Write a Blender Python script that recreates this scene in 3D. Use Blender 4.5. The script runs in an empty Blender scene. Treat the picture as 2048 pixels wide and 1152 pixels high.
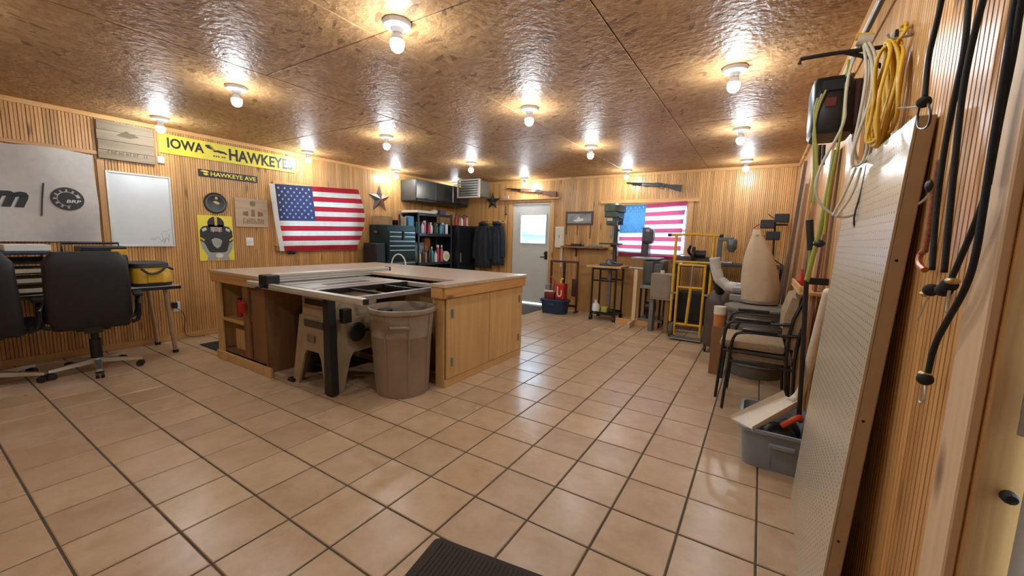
import bpy, bmesh, math, random
from mathutils import Vector, Matrix
random.seed(7)
R = math.radians
scene = bpy.context.scene
COL = scene.collection

# ---------------------------------------------------------------- camera (solved from the floor-tile grid)
T = 0.31                                   # tile pitch in metres
FPX, YAW, PIT, ROL = 794.75, -.5562, -.1248, .0267
CAM = Vector((-.3072*T, -2.9538*T, 4.2959*T))
_F = Vector((math.sin(YAW)*math.cos(PIT), math.cos(YAW)*math.cos(PIT), math.sin(PIT)))
_R = Vector((math.cos(YAW), -math.sin(YAW), 0))
_U = _R.cross(_F)
CR = math.cos(ROL)*_R + math.sin(ROL)*_U
CU = -math.sin(ROL)*_R + math.cos(ROL)*_U
cd = bpy.data.cameras.new('camera'); cam = bpy.data.objects.new('camera', cd); COL.objects.link(cam)
cd.sensor_width = 36; cd.lens = FPX/2048*36; cd.clip_start = .02; cd.clip_end = 200
cam.matrix_world = Matrix(((CR.x, CU.x, -_F.x, CAM.x), (CR.y, CU.y, -_F.y, CAM.y), (CR.z, CU.z, -_F.z, CAM.z), (0, 0, 0, 1)))
scene.camera = cam

# ---------------------------------------------------------------- world, exposure
w = bpy.data.worlds.new('world'); scene.world = w; w.use_nodes = True
bg = w.node_tree.nodes['Background']; bg.inputs['Color'].default_value = (.56, .79, 1, 1); bg.inputs['Strength'].default_value = 15.0
scene.view_settings.view_transform = 'Standard'; scene.view_settings.look = 'None'
scene.view_settings.gamma = 1; scene.view_settings.use_curve_mapping = False
scene.view_settings.exposure = 0.1
BULB = 300.0                               # radiance of a bulb

# room
LX, BY, RX, RY, H = -6.02, 6.12, .27, -2.4, 2.49

def ray(x, y): return _F + (x-1024)/FPX*CR - (y-576)/FPX*CU
def hit(x, y, ax, v):
    d = ray(x, y); t = (v-CAM[ax])/d[ax]; return CAM + t*d
def pX(x, y, X): return hit(x, y, 0, X)
def pY(x, y, Y): return hit(x, y, 1, Y)
def pZ(x, y, Z=0): return hit(x, y, 2, Z)

# ---------------------------------------------------------------- materials
MATS = {}
class NT:
    def __init__(s, m): s.t = m.node_tree; s.n = s.t.nodes; s.l = s.t.links
    def add(s, ty, **kw):
        n = s.n.new(ty)
        for k, v in kw.items():
            if k.startswith('i_'):
                n.inputs[k[2:].replace('_', ' ')].default_value = v
            else: setattr(n, k, v)
        return n
    def link(s, a, b): s.l.new(a, b)
    def mix(s, fac, a, b, mode='MIX'):
        n = s.n.new('ShaderNodeMix'); n.data_type = 'RGBA'; n.blend_type = mode
        for k, v in ((0, fac), (6, a), (7, b)):
            if hasattr(v, 'is_linked'): s.l.new(v, n.inputs[k])
            else: n.inputs[k].default_value = v if k == 0 else (v if len(v) == 4 else (*v, 1))
        return n.outputs[2]
    def ramp(s, v, stops):
        n = s.n.new('ShaderNodeValToRGB'); e = n.color_ramp.elements
        while len(e) < len(stops): e.new(.5)
        for k, (p, c) in enumerate(stops): e[k].position = p; e[k].color = (*c, 1)
        s.l.new(v, n.inputs[0]); return n.outputs[0]
    def math(s, op, a, b=0.0, c=None):
        n = s.n.new('ShaderNodeMath'); n.operation = op
        for k, v in enumerate((a, b) if c is None else (a, b, c)):
            if hasattr(v, 'is_linked'): s.l.new(v, n.inputs[k])
            else: n.inputs[k].default_value = v
        return n.outputs[0]
def newmat(name):
    m = bpy.data.materials.new(name); m.use_nodes = True; MATS[name] = m
    nt = NT(m); b = m.node_tree.nodes['Principled BSDF']; return m, nt, b
def coords(nt, scale, rand=True, rot=(0, 0, 0)):
    tc = nt.add('ShaderNodeTexCoord'); v = tc.outputs['Object']
    if rand:
        oi = nt.add('ShaderNodeObjectInfo'); k = nt.math('MULTIPLY', oi.outputs['Random'], 37.0)
        a = nt.add('ShaderNodeVectorMath', operation='ADD'); nt.link(v, a.inputs[0]); nt.link(k, a.inputs[1]); v = a.outputs[0]
    mp = nt.add('ShaderNodeMapping'); mp.inputs['Scale'].default_value = scale; mp.inputs['Rotation'].default_value = rot
    nt.link(v, mp.inputs[0]); return mp.outputs[0]
def noise(nt, v, scale, detail=3, rough=.55, dist=0):
    n = nt.add('ShaderNodeTexNoise'); n.inputs['Scale'].default_value = scale; n.inputs['Detail'].default_value = detail
    n.inputs['Roughness'].default_value = rough; n.inputs['Distortion'].default_value = dist
    nt.link(v, n.inputs['Vector']); return n.outputs[0]
def bump(nt, b, h, strength, dist=.01):
    n = nt.add('ShaderNodeBump'); n.inputs['Strength'].default_value = strength; n.inputs['Distance'].default_value = dist
    nt.link(h, n.inputs['Height']); nt.link(n.outputs[0], b.inputs['Normal'])
def simple(name, c, rough=.5, metal=0, var=.12, sc=9, bmp=0, bsc=60, spec=.5, trans=0):
    if name in MATS: return MATS[name]
    m, nt, b = newmat(name); v = coords(nt, (1, 1, 1))
    f = noise(nt, v, sc, 4)
    lo = tuple(x*(1-var) for x in c); hi = tuple(min(1, x*(1+var)) for x in c)
    nt.link(nt.ramp(f, [(.3, lo), (.7, hi)]), b.inputs['Base Color'])
    b.inputs['Roughness'].default_value = rough; b.inputs['Metallic'].default_value = metal
    b.inputs['Specular IOR Level'].default_value = spec
    if bmp: bump(nt, b, noise(nt, v, bsc, 3), bmp, .004)
    return m
def wood(name, c1, c2, axis=2, rough=.4, grain=1.0, knots=True, tone=.18, bmp=.15):
    if name in MATS: return MATS[name]
    m, nt, b = newmat(name)
    sc = [26, 26, 26]; sc[axis] = 1.3
    v = coords(nt, tuple(x*grain for x in sc))
    g = noise(nt, v, 1.0, 5, .6, 1.2)
    col = nt.ramp(g, [(.25, c1), (.72, c2)])
    oi = nt.add('ShaderNodeObjectInfo')
    t = nt.math('MULTIPLY_ADD', oi.outputs['Random'], tone*2, 1-tone)
    hs = nt.add('ShaderNodeHueSaturation'); nt.link(t, hs.inputs['Value']); nt.link(col, hs.inputs['Color']); col = hs.outputs[0]
    # broad board tone
    v2 = coords(nt, (1.1, 1.1, 1.1)); f2 = noise(nt, v2, 1.3, 2)
    col = nt.mix(nt.math('MULTIPLY', f2, .35), col, tuple(x*.62 for x in c1), 'MIX')
    if knots:
        ks = [9, 9, 9]; ks[axis] = 3.2
        kv = coords(nt, tuple(ks)); vo = nt.add('ShaderNodeTexVoronoi'); vo.inputs['Scale'].default_value = .62
        nt.link(kv, vo.inputs['Vector'])
        k = nt.ramp(vo.outputs['Distance'], [(.06, (1, 1, 1)), (.17, (0, 0, 0))])
        col = nt.mix(nt.math('MULTIPLY', k, .8), col, (.13, .05, .018))
    nt.link(col, b.inputs['Base Color']); b.inputs['Roughness'].default_value = rough
    bump(nt, b, g, bmp, .003)
    return m
def emis(name, c, s):
    m, nt, b = newmat(name); b.inputs['Base Color'].default_value = (.9, .9, .9, 1)
    b.inputs['Emission Color'].default_value = (*c, 1); b.inputs['Emission Strength'].default_value = s
    return m
def cloth(name, c, thin=.35, bmp=.2, var=.06):
    if name in MATS: return MATS[name]
    m, nt, b = newmat(name); v = coords(nt, (1, 1, 1)); f = noise(nt, v, 14, 4)
    col = nt.ramp(f, [(.3, tuple(x*(1-var) for x in c)), (.7, tuple(min(1, x*(1+var)) for x in c))])
    nt.link(col, b.inputs['Base Color']); b.inputs['Roughness'].default_value = .85
    b.inputs['Specular IOR Level'].default_value = .15
    bump(nt, b, noise(nt, v, 300, 2), bmp, .001)
    if thin > 0:
        tr = nt.add('ShaderNodeBsdfTranslucent'); nt.link(col, tr.inputs['Color'])
        mx = nt.add('ShaderNodeMixShader'); mx.inputs[0].default_value = thin
        nt.link(b.outputs[0], mx.inputs[1]); nt.link(tr.outputs[0], mx.inputs[2])
        nt.link(mx.outputs[0], nt.n['Material Output'].inputs['Surface'])
    return m

PINE = wood('pine', (.535, .268, .085), (.765, .44, .170), 2, .33, tone=.2)
PINE_X = wood('pine_x', (.535, .268, .085), (.765, .44, .170), 0, .36, knots=True)
PINE_Y = wood('pine_y', (.535, .268, .085), (.765, .44, .170), 1, .36, knots=True)
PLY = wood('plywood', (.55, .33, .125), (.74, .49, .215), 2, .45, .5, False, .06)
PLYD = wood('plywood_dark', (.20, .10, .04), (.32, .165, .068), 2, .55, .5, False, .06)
BTOP = wood('bench_top_wood', (.50, .37, .26), (.68, .53, .39), 0, .30, .35, False, .04)
STUD = wood('stud_wood', (.60, .40, .22), (.78, .56, .34), 2, .55, .5, True, .1)
WALNUT = wood('gun_stock_wood', (.10, .035, .015), (.22, .085, .035), 0, .35, .7, False)
DKBOARD = wood('dark_board', (.11, .06, .035), (.24, .13, .075), 2, .6, .5, False, .2)
GREYWOOD = wood('weathered_wood', (.20, .145, .09), (.35, .275, .185), 1, .75, .5, False, .1)
TANBOARD = wood('engraved_wood', (.44, .31, .19), (.58, .43, .28), 1, .6, .6, False, .05)
BLACK = simple('black_plastic', (.012, .012, .013), .42)
BLACKM = simple('black_metal', (.018, .018, .019), .35, .3)
LEATHER = simple('black_leather', (.010, .011, .013), .48, 0, .2, 20, .25, 120)
CHROME = simple('brushed_aluminium', (.62, .62, .60), .32, .9, .06)
STEEL = simple('grey_steel', (.34, .35, .35), .4, .7, .1)
CAST = simple('cast_iron', (.10, .10, .105), .3, .7, .2)
ALU = simple('satin_aluminium', (.66, .64, .58), .38, .55, .05)
WHITE = simple('white_plastic', (.78, .77, .73), .45, 0, .04)
CREAM = simple('cream_enamel', (.66, .60, .48), .45, 0, .05)
CERAM = simple('white_porcelain', (.80, .80, .78), .3, 0, .03)
BEIGE = simple('beige_enamel', (.33, .25, .155), .45, 0, .1)
TAUPE = simple('taupe_plastic', (.285, .222, .160), .5, 0, .1, 5, .1, 40)
GRYCAN = simple('grey_plastic', (.155, .140, .115), .55, 0, .12)
TOTE = simple('blue_grey_plastic', (.235, .265, .30), .45, 0, .06)
YELLOW = simple('yellow_enamel', (.66, .37, .020), .42, 0, .12)
YELSIGN = simple('yellow_print', (.80, .66, .06), .4, 0, .05)
BLKPRINT = simple('black_print', (.02, .02, .022), .5, 0, .1)
GREEN = simple('drill_green', (.062, .085, .055), .4, .1, .1)
TEAL = simple('tool_chest_green', (.010, .034, .036), .28, .25, .1)
RED = simple('red_enamel', (.42, .018, .014), .4)
BLUE = simple('navy_plastic', (.012, .03, .075), .4)
MAROON = simple('maroon_paint', (.075, .022, .016), .5)
TAN = simple('tan_upholstery', (.345, .25, .145), .85, 0, .12, 30, .3, 220)
BAGC = simple('dust_bag_canvas', (.50, .385, .25), .9, 0, .08, 8, .3, 250)
CORDY = simple('yellow_cord', (.62, .36, .025), .5, 0, .12)
CORDW = simple('cream_cord', (.55, .50, .38), .5, 0, .08)
CORDG = simple('lime_cord', (.42, .45, .06), .5, 0, .1)
RUBBER = simple('black_rubber', (.010, .010, .011), .6)
PAPER = simple('paper', (.74, .72, .66), .8, 0, .04)
CARD = simple('cardboard', (.36, .23, .12), .8, 0, .08)
DENIM = simple('dark_cloth', (.022, .026, .032), .9, 0, .25, 14, .4, 200)
MATBR = simple('brown_mat', (.045, .034, .026), .95, 0, .3, 200, .5, 400)
MATGR = simple('grey_mat', (.10, .09, .08), .95, 0, .2, 60, .5, 300)
DOORW = simple('door_paint', (.55, .545, .50), .4, 0, .03)
DOORG = simple('grey_door_paint', (.36, .36, .35), .45, 0, .04)
PEG_EDGE = simple('pegboard_frame', (.44, .345, .235), .55, 0, .06)
def m_tile():
    m, nt, b = newmat('floor_tile'); v = coords(nt, (1, 1, 1))
    f = noise(nt, v, 7, 5, .65); f2 = noise(nt, v, 2.2, 3)
    c = nt.ramp(f, [(.25, (.43, .285, .165)), (.5, (.515, .358, .218)), (.78, (.585, .435, .292))])
    c = nt.mix(nt.math('MULTIPLY', nt.ramp(f2, [(.5, (0, 0, 0)), (.75, (1, 1, 1))]), .45), c, (.40, .26, .14))
    oi = nt.add('ShaderNodeObjectInfo'); hs = nt.add('ShaderNodeHueSaturation')
    nt.link(nt.math('MULTIPLY_ADD', oi.outputs['Random'], .16, .92), hs.inputs['Value']); nt.link(c, hs.inputs['Color'])
    nt.link(hs.outputs[0], b.inputs['Base Color'])
    r = nt.math('MULTIPLY_ADD', f2, .16, .22); nt.link(r, b.inputs['Roughness'])
    b.inputs['Specular IOR Level'].default_value = .5
    bump(nt, b, f, .08, .004)
    return m
TILE = m_tile()
GROUT = simple('grout', (.085, .068, .048), .9, 0, .2, 20)
def m_osb():
    m, nt, b = newmat('osb'); tc = nt.add('ShaderNodeTexCoord'); oi = nt.add('ShaderNodeObjectInfo')
    a = nt.add('ShaderNodeVectorMath', operation='ADD'); nt.link(tc.outputs['Object'], a.inputs[0])
    nt.link(nt.math('MULTIPLY', oi.outputs['Random'], 51.0), a.inputs[1])
    dn = nt.add('ShaderNodeTexNoise'); dn.inputs['Scale'].default_value = 3.0; nt.link(a.outputs[0], dn.inputs['Vector'])
    dv = nt.add('ShaderNodeVectorMath', operation='MULTIPLY_ADD'); nt.link(dn.outputs['Color'], dv.inputs[0]); dv.inputs[1].default_value = (.06, .06, .0); nt.link(a.outputs[0], dv.inputs[2])
    vals = []
    for rot, sc in ((.35, (11, 34, 1)), (1.25, (13, 40, 1)), (2.3, (11, 32, 1))):
        mp = nt.add('ShaderNodeMapping'); mp.inputs['Rotation'].default_value = (0, 0, rot); nt.link(dv.outputs[0], mp.inputs[0])
        mp2 = nt.add('ShaderNodeMapping'); mp2.inputs['Scale'].default_value = sc; nt.link(mp.outputs[0], mp2.inputs[0])
        vo = nt.add('ShaderNodeTexVoronoi'); vo.voronoi_dimensions = '2D'; vo.inputs['Scale'].default_value = 1.0
        nt.link(mp2.outputs[0], vo.inputs['Vector']); sx = nt.add('ShaderNodeSeparateColor'); nt.link(vo.outputs['Color'], sx.inputs[0])
        vals.append(sx)
    pick = nt.math('GREATER_THAN', vals[0].outputs[1], .52)
    pick2 = nt.math('GREATER_THAN', vals[1].outputs[1], .5)
    m1 = nt.add('ShaderNodeMix'); nt.link(pick2, m1.inputs[0]); nt.link(vals[1].outputs[0], m1.inputs[2]); nt.link(vals[2].outputs[0], m1.inputs[3])
    m2 = nt.add('ShaderNodeMix'); nt.link(pick, m2.inputs[0]); nt.link(m1.outputs[0], m2.inputs[2]); nt.link(vals[0].outputs[0], m2.inputs[3])
    f = m2.outputs[0]
    c = nt.ramp(f, [(0, (.17, .085, .034)), (.07, (.40, .215, .085)), (.55, (.49, .275, .115)), (1, (.60, .36, .165))])
    big = noise(nt, a.outputs[0], 1.6, 3)
    c = nt.mix(nt.math('MULTIPLY', big, .45), c, (.28, .15, .07))
    nt.link(c, b.inputs['Base Color']); b.inputs['Roughness'].default_value = .48; b.inputs['Specular IOR Level'].default_value = .18
    fine = noise(nt, a.outputs[0], 24, 3)
    bump(nt, b, nt.math('ADD', nt.math('MULTIPLY', f, .8), fine), 1.0, .012)
    return m
OSB = m_osb()
def m_peg():
    m, nt, b = newmat('pegboard'); tc = nt.add('ShaderNodeTexCoord'); s = nt.add('ShaderNodeSeparateXYZ'); nt.link(tc.outputs['Object'], s.inputs[0])
    def fr(o): return nt.math('SUBTRACT', nt.math('FRACT', nt.math('MULTIPLY', o, 1/.0254)), .5)
    y, z = fr(s.outputs[1]), fr(s.outputs[2])
    d = nt.math('SQRT', nt.math('ADD', nt.math('MULTIPLY', y, y), nt.math('MULTIPLY', z, z)))
    hole = nt.math('MULTIPLY', nt.math('LESS_THAN', d, .125), nt.math('LESS_THAN', nt.math('ABSOLUTE', s.outputs[1]), .452))
    c = nt.mix(hole, (.50, .425, .31), (.10, .07, .045)); nt.link(c, b.inputs['Base Color'])
    b.inputs['Roughness'].default_value = .26
    inv = nt.math('SUBTRACT', 1.0, hole); bump(nt, b, inv, .4, .004)
    return m
PEG = m_peg()
def m_glass():
    m = bpy.data.materials.new('window_glass'); m.use_nodes = True; nt = NT(m); nt.n.remove(nt.n['Principled BSDF'])
    t = nt.add('ShaderNodeBsdfTransparent'); g = nt.add('ShaderNodeBsdfGlossy'); g.inputs['Roughness'].default_value = .02
    t.inputs[0].default_value = (.93, .97, 1, 1); fr = nt.add('ShaderNodeFresnel'); fr.inputs[0].default_value = 1.45
    mx = nt.add('ShaderNodeMixShader'); nt.link(fr.outputs[0], mx.inputs[0]); nt.link(t.outputs[0], mx.inputs[1]); nt.link(g.outputs[0], mx.inputs[2])
    nt.link(mx.outputs[0], nt.n['Material Output'].inputs['Surface']); return m
GLASS = m_glass()
BULBM = emis('bulb_glow', (.86, .94, 1.0), BULB)

# ---------------------------------------------------------------- mesh builder
ROOTM = {}
def ident(u, v, d): return (u, v, d)
def LW(u, v, d): return (LX+d, u, v)          # left wall: u = y, v = z, d = off the wall
def BW(u, v, d): return (u, BY-d, v)
def RW(u, v, d): return (RX-d, u, v)
class MB:
    def __init__(s, fn=None): s.bm = bmesh.new(); s.fn = fn; s.mi = 0
    def _v(s, p): return s.bm.verts.new(s.fn(*p) if s.fn else p)
    def _f(s, vs):
        try:
            f = s.bm.faces.new(vs); f.material_index = s.mi; return f
        except ValueError: return None
    def box(s, a, b, bev=0):
        x0, y0, z0 = a; x1, y1, z1 = b
        v = [s._v(p) for p in ((x0,y0,z0),(x1,y0,z0),(x1,y1,z0),(x0,y1,z0),(x0,y0,z1),(x1,y0,z1),(x1,y1,z1),(x0,y1,z1))]
        fs = [s._f([v[i] for i in q]) for q in ((0,3,2,1),(4,5,6,7),(0,1,5,4),(1,2,6,5),(2,3,7,6),(3,0,4,7))]
        if bev:
            s.bm.normal_update()
            es = list({e for f in fs for e in f.edges})
            r = bmesh.ops.bevel(s.bm, geom=es, offset=bev, segments=2 if bev > .006 else 1, affect='EDGES', profile=.6)
            for f in r['faces']: f.material_index = s.mi
        return s
    def obox(s, p, ax, sx, sy):
        """box at p, long axis ax (Vector, length), half sizes across"""
        z = Vector(ax); L = z.length; z.normalize(); up = Vector((0, 0, 1)) if abs(z.z) < .95 else Vector((1, 0, 0))
        x = up.cross(z).normalized(); y = z.cross(x); p = Vector(p)
        c = []
        for k in (0, 1):
            for i, j in ((-1,-1),(1,-1),(1,1),(-1,1)): c.append(s._v(tuple(p + z*L*k + x*sx*i + y*sy*j)))
        for q in ((0,3,2,1),(4,5,6,7),(0,1,5,4),(1,2,6,5),(2,3,7,6),(3,0,4,7)): s._f([c[i] for i in q])
        return s
    def ring(s, c, x, y, r, n): return [s._v(tuple(c + x*(r*math.cos(2*math.pi*k/n)) + y*(r*math.sin(2*math.pi*k/n)))) for k in range(n)]
    def cyl(s, p0, p1, r0, r1=None, n=14, cap=True):
        if r1 is None: r1 = r0
        p0, p1 = Vector(p0), Vector(p1); z = (p1-p0).normalized(); up = Vector((0,0,1)) if abs(z.z) < .95 else Vector((1,0,0))
        x = up.cross(z).normalized(); y = z.cross(x)
        a, b = s.ring(p0, x, y, r0, n), s.ring(p1, x, y, r1, n)
        for k in range(n): s._f([a[k], a[(k+1) % n], b[(k+1) % n], b[k]])
        if cap: s._f(a[::-1]); s._f(b)
        return s
    def tube(s, pts, r, n=8, closed=False, smooth=0, cap=True):
        P = [Vector(p) for p in pts]
        for _ in range(smooth):
            Q = [] if closed else [P[0]]
            m = len(P) if closed else len(P)-1
            for k in range(m):
                a, b = P[k], P[(k+1) % len(P)]; Q += [a*.75+b*.25, a*.25+b*.75]
            if not closed: Q.append(P[-1])
            P = Q
        N = len(P); rings = []; x = None
        for k in range(N):
            if closed: t = P[(k+1) % N]-P[k-1]
            else: t = P[min(k+1, N-1)]-P[max(k-1, 0)]
            if t.length < 1e-9: t = Vector((0,0,1))
            t.normalize()
            if x is None:
                up = Vector((0,0,1)) if abs(t.z) < .9 else Vector((1,0,0)); x = up.cross(t).normalized()
            else:
                x = (x - t*x.dot(t)); x = x.normalized() if x.length > 1e-6 else Vector((1,0,0))
            rr = r[min(k, len(r)-1)] if isinstance(r, (list, tuple)) else r
            rings.append(s.ring(P[k], x, t.cross(x), rr, n))
        for k in range(N if closed else N-1):
            a, b = rings[k], rings[(k+1) % N]
            for i in range(n): s._f([a[i], a[(i+1) % n], b[(i+1) % n], b[i]])
        if not closed and cap: s._f(rings[0][::-1]); s._f(rings[-1])
        return s
    def lathe(s, prof, c=(0,0,0), n=24, ax='z', sq=1.0):
        rings = []
        for r, h in prof:
            ring = []
            for k in range(n):
                a = 2*math.pi*k/n; u, v = r*math.cos(a), r*math.sin(a)*sq
                p = (c[0]+u, c[1]+v, c[2]+h) if ax == 'z' else ((c[0]+h, c[1]+u, c[2]+v) if ax == 'x' else (c[0]+v, c[1]+h, c[2]+u))
                ring.append(s._v(p))
            rings.append(ring)
        for a, b in zip(rings, rings[1:]):
            for k in range(n): s._f([a[k], a[(k+1) % n], b[(k+1) % n], b[k]])
        if prof[0][0] > 1e-6: s._f(rings[0][::-1])
        if prof[-1][0] > 1e-6: s._f(rings[-1])
        return s
    def sph(s, c, rx, ry=None, rz=None, n=12, m=8):
        ry = ry or rx; rz = rz or rx
        rings = []
        for j in range(1, m):
            t = math.pi*j/m
            rings.append([s._v((c[0]+rx*math.sin(t)*math.cos(2*math.pi*k/n), c[1]+ry*math.sin(t)*math.sin(2*math.pi*k/n), c[2]+rz*math.cos(t))) for k in range(n)])
        a, b = s._v((c[0], c[1], c[2]+rz)), s._v((c[0], c[1], c[2]-rz))
        for k in range(n):
            s._f([a, rings[0][k], rings[0][(k+1) % n]]); s._f([b, rings[-1][(k+1) % n], rings[-1][k]])
            for j in range(m-2): s._f([rings[j][k], rings[j+1][k], rings[j+1][(k+1) % n], rings[j][(k+1) % n]])
        return s
    def prism(s, poly, d0, d1):
        a = [s._v((u, v, d0)) for u, v in poly]; b = [s._v((u, v, d1)) for u, v in poly]; n = len(poly)
        s._f(a[::-1]); s._f(b)
        for k in range(n): s._f([a[k], a[(k+1) % n], b[(k+1) % n], b[k]])
        return s
    def grid(s, fn, nu, nv, mfn=None, thick=None):
        g = [[s._v(fn(i/nu, j/nv)) for j in range(nv+1)] for i in range(nu+1)]
        for i in range(nu):
            for j in range(nv):
                f = s._f([g[i][j], g[i+1][j], g[i+1][j+1], g[i][j+1]])
                if mfn and f: f.material_index = mfn((i+.5)/nu, (j+.5)/nv)
        return s
    def loft(s, loops, caps=True):
        rs = [[s._v(tuple(p)) for p in L] for L in loops]; n = len(rs[0])
        for a, b in zip(rs, rs[1:]):
            for k in range(n): s._f([a[k], a[(k+1) % n], b[(k+1) % n], b[k]])
        if caps: s._f(rs[0][::-1]); s._f(rs[-1])
        return s
    def build(s, name, mat, parent=None, smooth=False, keepn=False, world=True):
        if not keepn: bmesh.ops.recalc_face_normals(s.bm, faces=s.bm.faces)
        me = bpy.data.meshes.new(name); s.bm.to_mesh(me); s.bm.free()
        if smooth:
            for p in me.polygons: p.use_smooth = True
            if smooth != 'all': me.set_sharp_from_angle(angle=R(40))
        for m in (mat if isinstance(mat, (list, tuple)) else [mat]): me.materials.append(m)
        o = bpy.data.objects.new(name, me); COL.objects.link(o)
        if parent is not None:
            M = ROOTM.get(parent.name)
            if M is not None:
                if world: me.transform(M.inverted())
                ROOTM[o.name] = M
            o.parent = parent
        else: ROOTM[o.name] = Matrix()
        return o
def tag(o, label, cat, group=None):
    o['label'] = label; o['category'] = cat
    if group: o['group'] = group
    return o
def thing(name, label, cat, loc=(0,0,0), rz=0, group=None):
    o = bpy.data.objects.new(name, None); COL.objects.link(o); o.location = loc; o.rotation_euler = (0,0,rz); o.empty_display_size = .1
    ROOTM[o.name] = Matrix.Translation(Vector(loc)) @ Matrix.Rotation(rz, 4, 'Z')
    return tag(o, label, cat, group)
def dup(root, loc=None, rz=None, label=None, group=None):
    r = root.copy(); COL.objects.link(r)
    if loc is not None: r.location = loc
    if rz is not None: r.rotation_euler = (0,0,rz)
    if label: r['label'] = label
    if group: r['group'] = group
    for ch in list(root.children):
        c = ch.copy(); COL.objects.link(c); c.parent = r
        for g in list(ch.children):
            d = g.copy(); COL.objects.link(d); d.parent = c
    return r
def recenter(o):
    """move the origin of a one-mesh thing to the middle of its base"""
    xs = [v.co for v in o.data.vertices]
    c = Vector(((min(v.x for v in xs)+max(v.x for v in xs))/2, (min(v.y for v in xs)+max(v.y for v in xs))/2, min(v.z for v in xs)))
    o.data.transform(Matrix.Translation(-c)); o.location = o.location + c; ROOTM[o.name] = Matrix.Translation(c)
    return o
def one(mb, name, mat, label, cat, group=None, smooth=False):
    return tag(recenter(mb.build(name, mat, None, smooth)), label, cat, group)
def struct(o): o['kind'] = 'structure'; return o
def textmesh(txt, size, shear=0, bold=0):
    cu = bpy.data.curves.new('lettering', 'FONT'); cu.body = txt; cu.size = size; cu.shear = shear; cu.offset = bold
    cu.resolution_u = 3
    o = bpy.data.objects.new('lettering', cu); COL.objects.link(o)
    dg = bpy.context.evaluated_depsgraph_get(); me = bpy.data.meshes.new_from_object(o.evaluated_get(dg))
    bpy.data.objects.remove(o); bpy.data.curves.remove(cu); return me
def lettering(name, txt, box, fn, d, mat, parent, shear=0, bold=0, fnd=None):
    """flat letters filling box (u0,v0,u1,v1) of a wall frame, d off the wall"""
    me = textmesh(txt, 1, shear, bold)
    xs = [v.co.x for v in me.vertices]; ys = [v.co.y for v in me.vertices]
    x0, x1, y0, y1 = min(xs), max(xs), min(ys), max(ys); u0, v0, u1, v1 = box
    M = ROOTM.get(parent.name, Matrix()).inverted()
    for v in me.vertices:
        u = u0+(v.co.x-x0)/(x1-x0)*(u1-u0); t = v0+(v.co.y-y0)/(y1-y0)*(v1-v0)
        dd = d + (fnd(u, t) if fnd else 0)
        v.co = M @ Vector(fn(u, t, dd))
    me.materials.clear(); me.materials.append(mat); me.name = name
    o = bpy.data.objects.new(name, me); COL.objects.link(o); o.parent = parent; return o
def star_poly(c, r, r2=None, n=5, a0=math.pi/2):
    r2 = r2 or r*.382
    return [(c[0]+(r if k % 2 == 0 else r2)*math.cos(a0+k*math.pi/n), c[1]+(r if k % 2 == 0 else r2)*math.sin(a0+k*math.pi/n)) for k in range(2*n)]
def circ(c, rx, ry=None, n=24):
    ry = ry or rx
    return [(c[0]+rx*math.cos(2*math.pi*k/n), c[1]+ry*math.sin(2*math.pi*k/n)) for k in range(n)]
# ================================================================ THE ROOM
# floor: grout bed + single tiles
fl = struct(MB().box((LX-.1, RY-.1, -.12), (RX+.1, BY+.1, -.005)).build('floor', GROUT))
def tile_mesh(sx, sy):
    b = MB(); hx, hy, c = sx/2, sy/2, .0035
    lo = [b._v((x*hx, y*hy, -.012)) for x, y in ((-1,-1),(1,-1),(1,1),(-1,1))]
    md = [b._v((x*hx, y*hy, -.003)) for x, y in ((-1,-1),(1,-1),(1,1),(-1,1))]
    up = [b._v((x*(hx-c), y*(hy-c), 0)) for x, y in ((-1,-1),(1,-1),(1,1),(-1,1))]
    b._f(up)
    for k in range(4):
        q = (k+1) % 4; b._f([lo[k], lo[q], md[q], md[k]]); b._f([md[k], md[q], up[q], up[k]])
    bmesh.ops.recalc_face_normals(b.bm, faces=b.bm.faces)
    me = bpy.data.meshes.new('tile'); b.bm.to_mesh(me); b.bm.free(); me.materials.append(TILE); return me
TM = {}; tiles = []
G = .009
for i in range(-20, 1):
    for j in range(-8, 20):
        x0, x1 = max(i*T, LX+.002)+G/2, min((i+1)*T, RX-.002)-G/2
        y0, y1 = max(j*T, RY+.002)+G/2, min((j+1)*T, BY-.002)-G/2
        if x1-x0 < .02 or y1-y0 < .02: continue
        c = Vector(((x0+x1)/2, (y0+y1)/2, 0)); d = c-CAM; z = d.dot(_F); seen = False
        if z > .3:
            px, py = 1024+FPX*d.dot(CR)/z, 576-FPX*d.dot(CU)/z
            seen = -60 < px < 2110 and py < 1230
            if -4.9 < c.x < -2.5 and 1.9 < c.y < 3.0: seen = False       # under the island
        tiles.append((0 if seen else 1, d.length, c, round(x1-x0, 4), round(y1-y0, 4)))
tiles.sort(key=lambda t: (t[0], t[1]))
rest = bmesh.new()
for k, (hid, _, c, sx, sy) in enumerate(tiles):
    me = TM.setdefault((sx, sy), None) or tile_mesh(sx, sy); TM[(sx, sy)] = me
    if k < 292:
        o = bpy.data.objects.new('tile', me); COL.objects.link(o); o.location = (c.x, c.y, random.uniform(-.0006, .0006)); o.parent = fl
    else:
        t = me.copy(); t.transform(Matrix.Translation(c)); rest.from_mesh(t); bpy.data.meshes.remove(t)
me = bpy.data.meshes.new('far_tiles'); rest.to_mesh(me); rest.free(); me.materials.append(TILE)
o = bpy.data.objects.new('far_tiles', me); COL.objects.link(o); o.parent = fl; o['kind'] = 'stuff'

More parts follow.
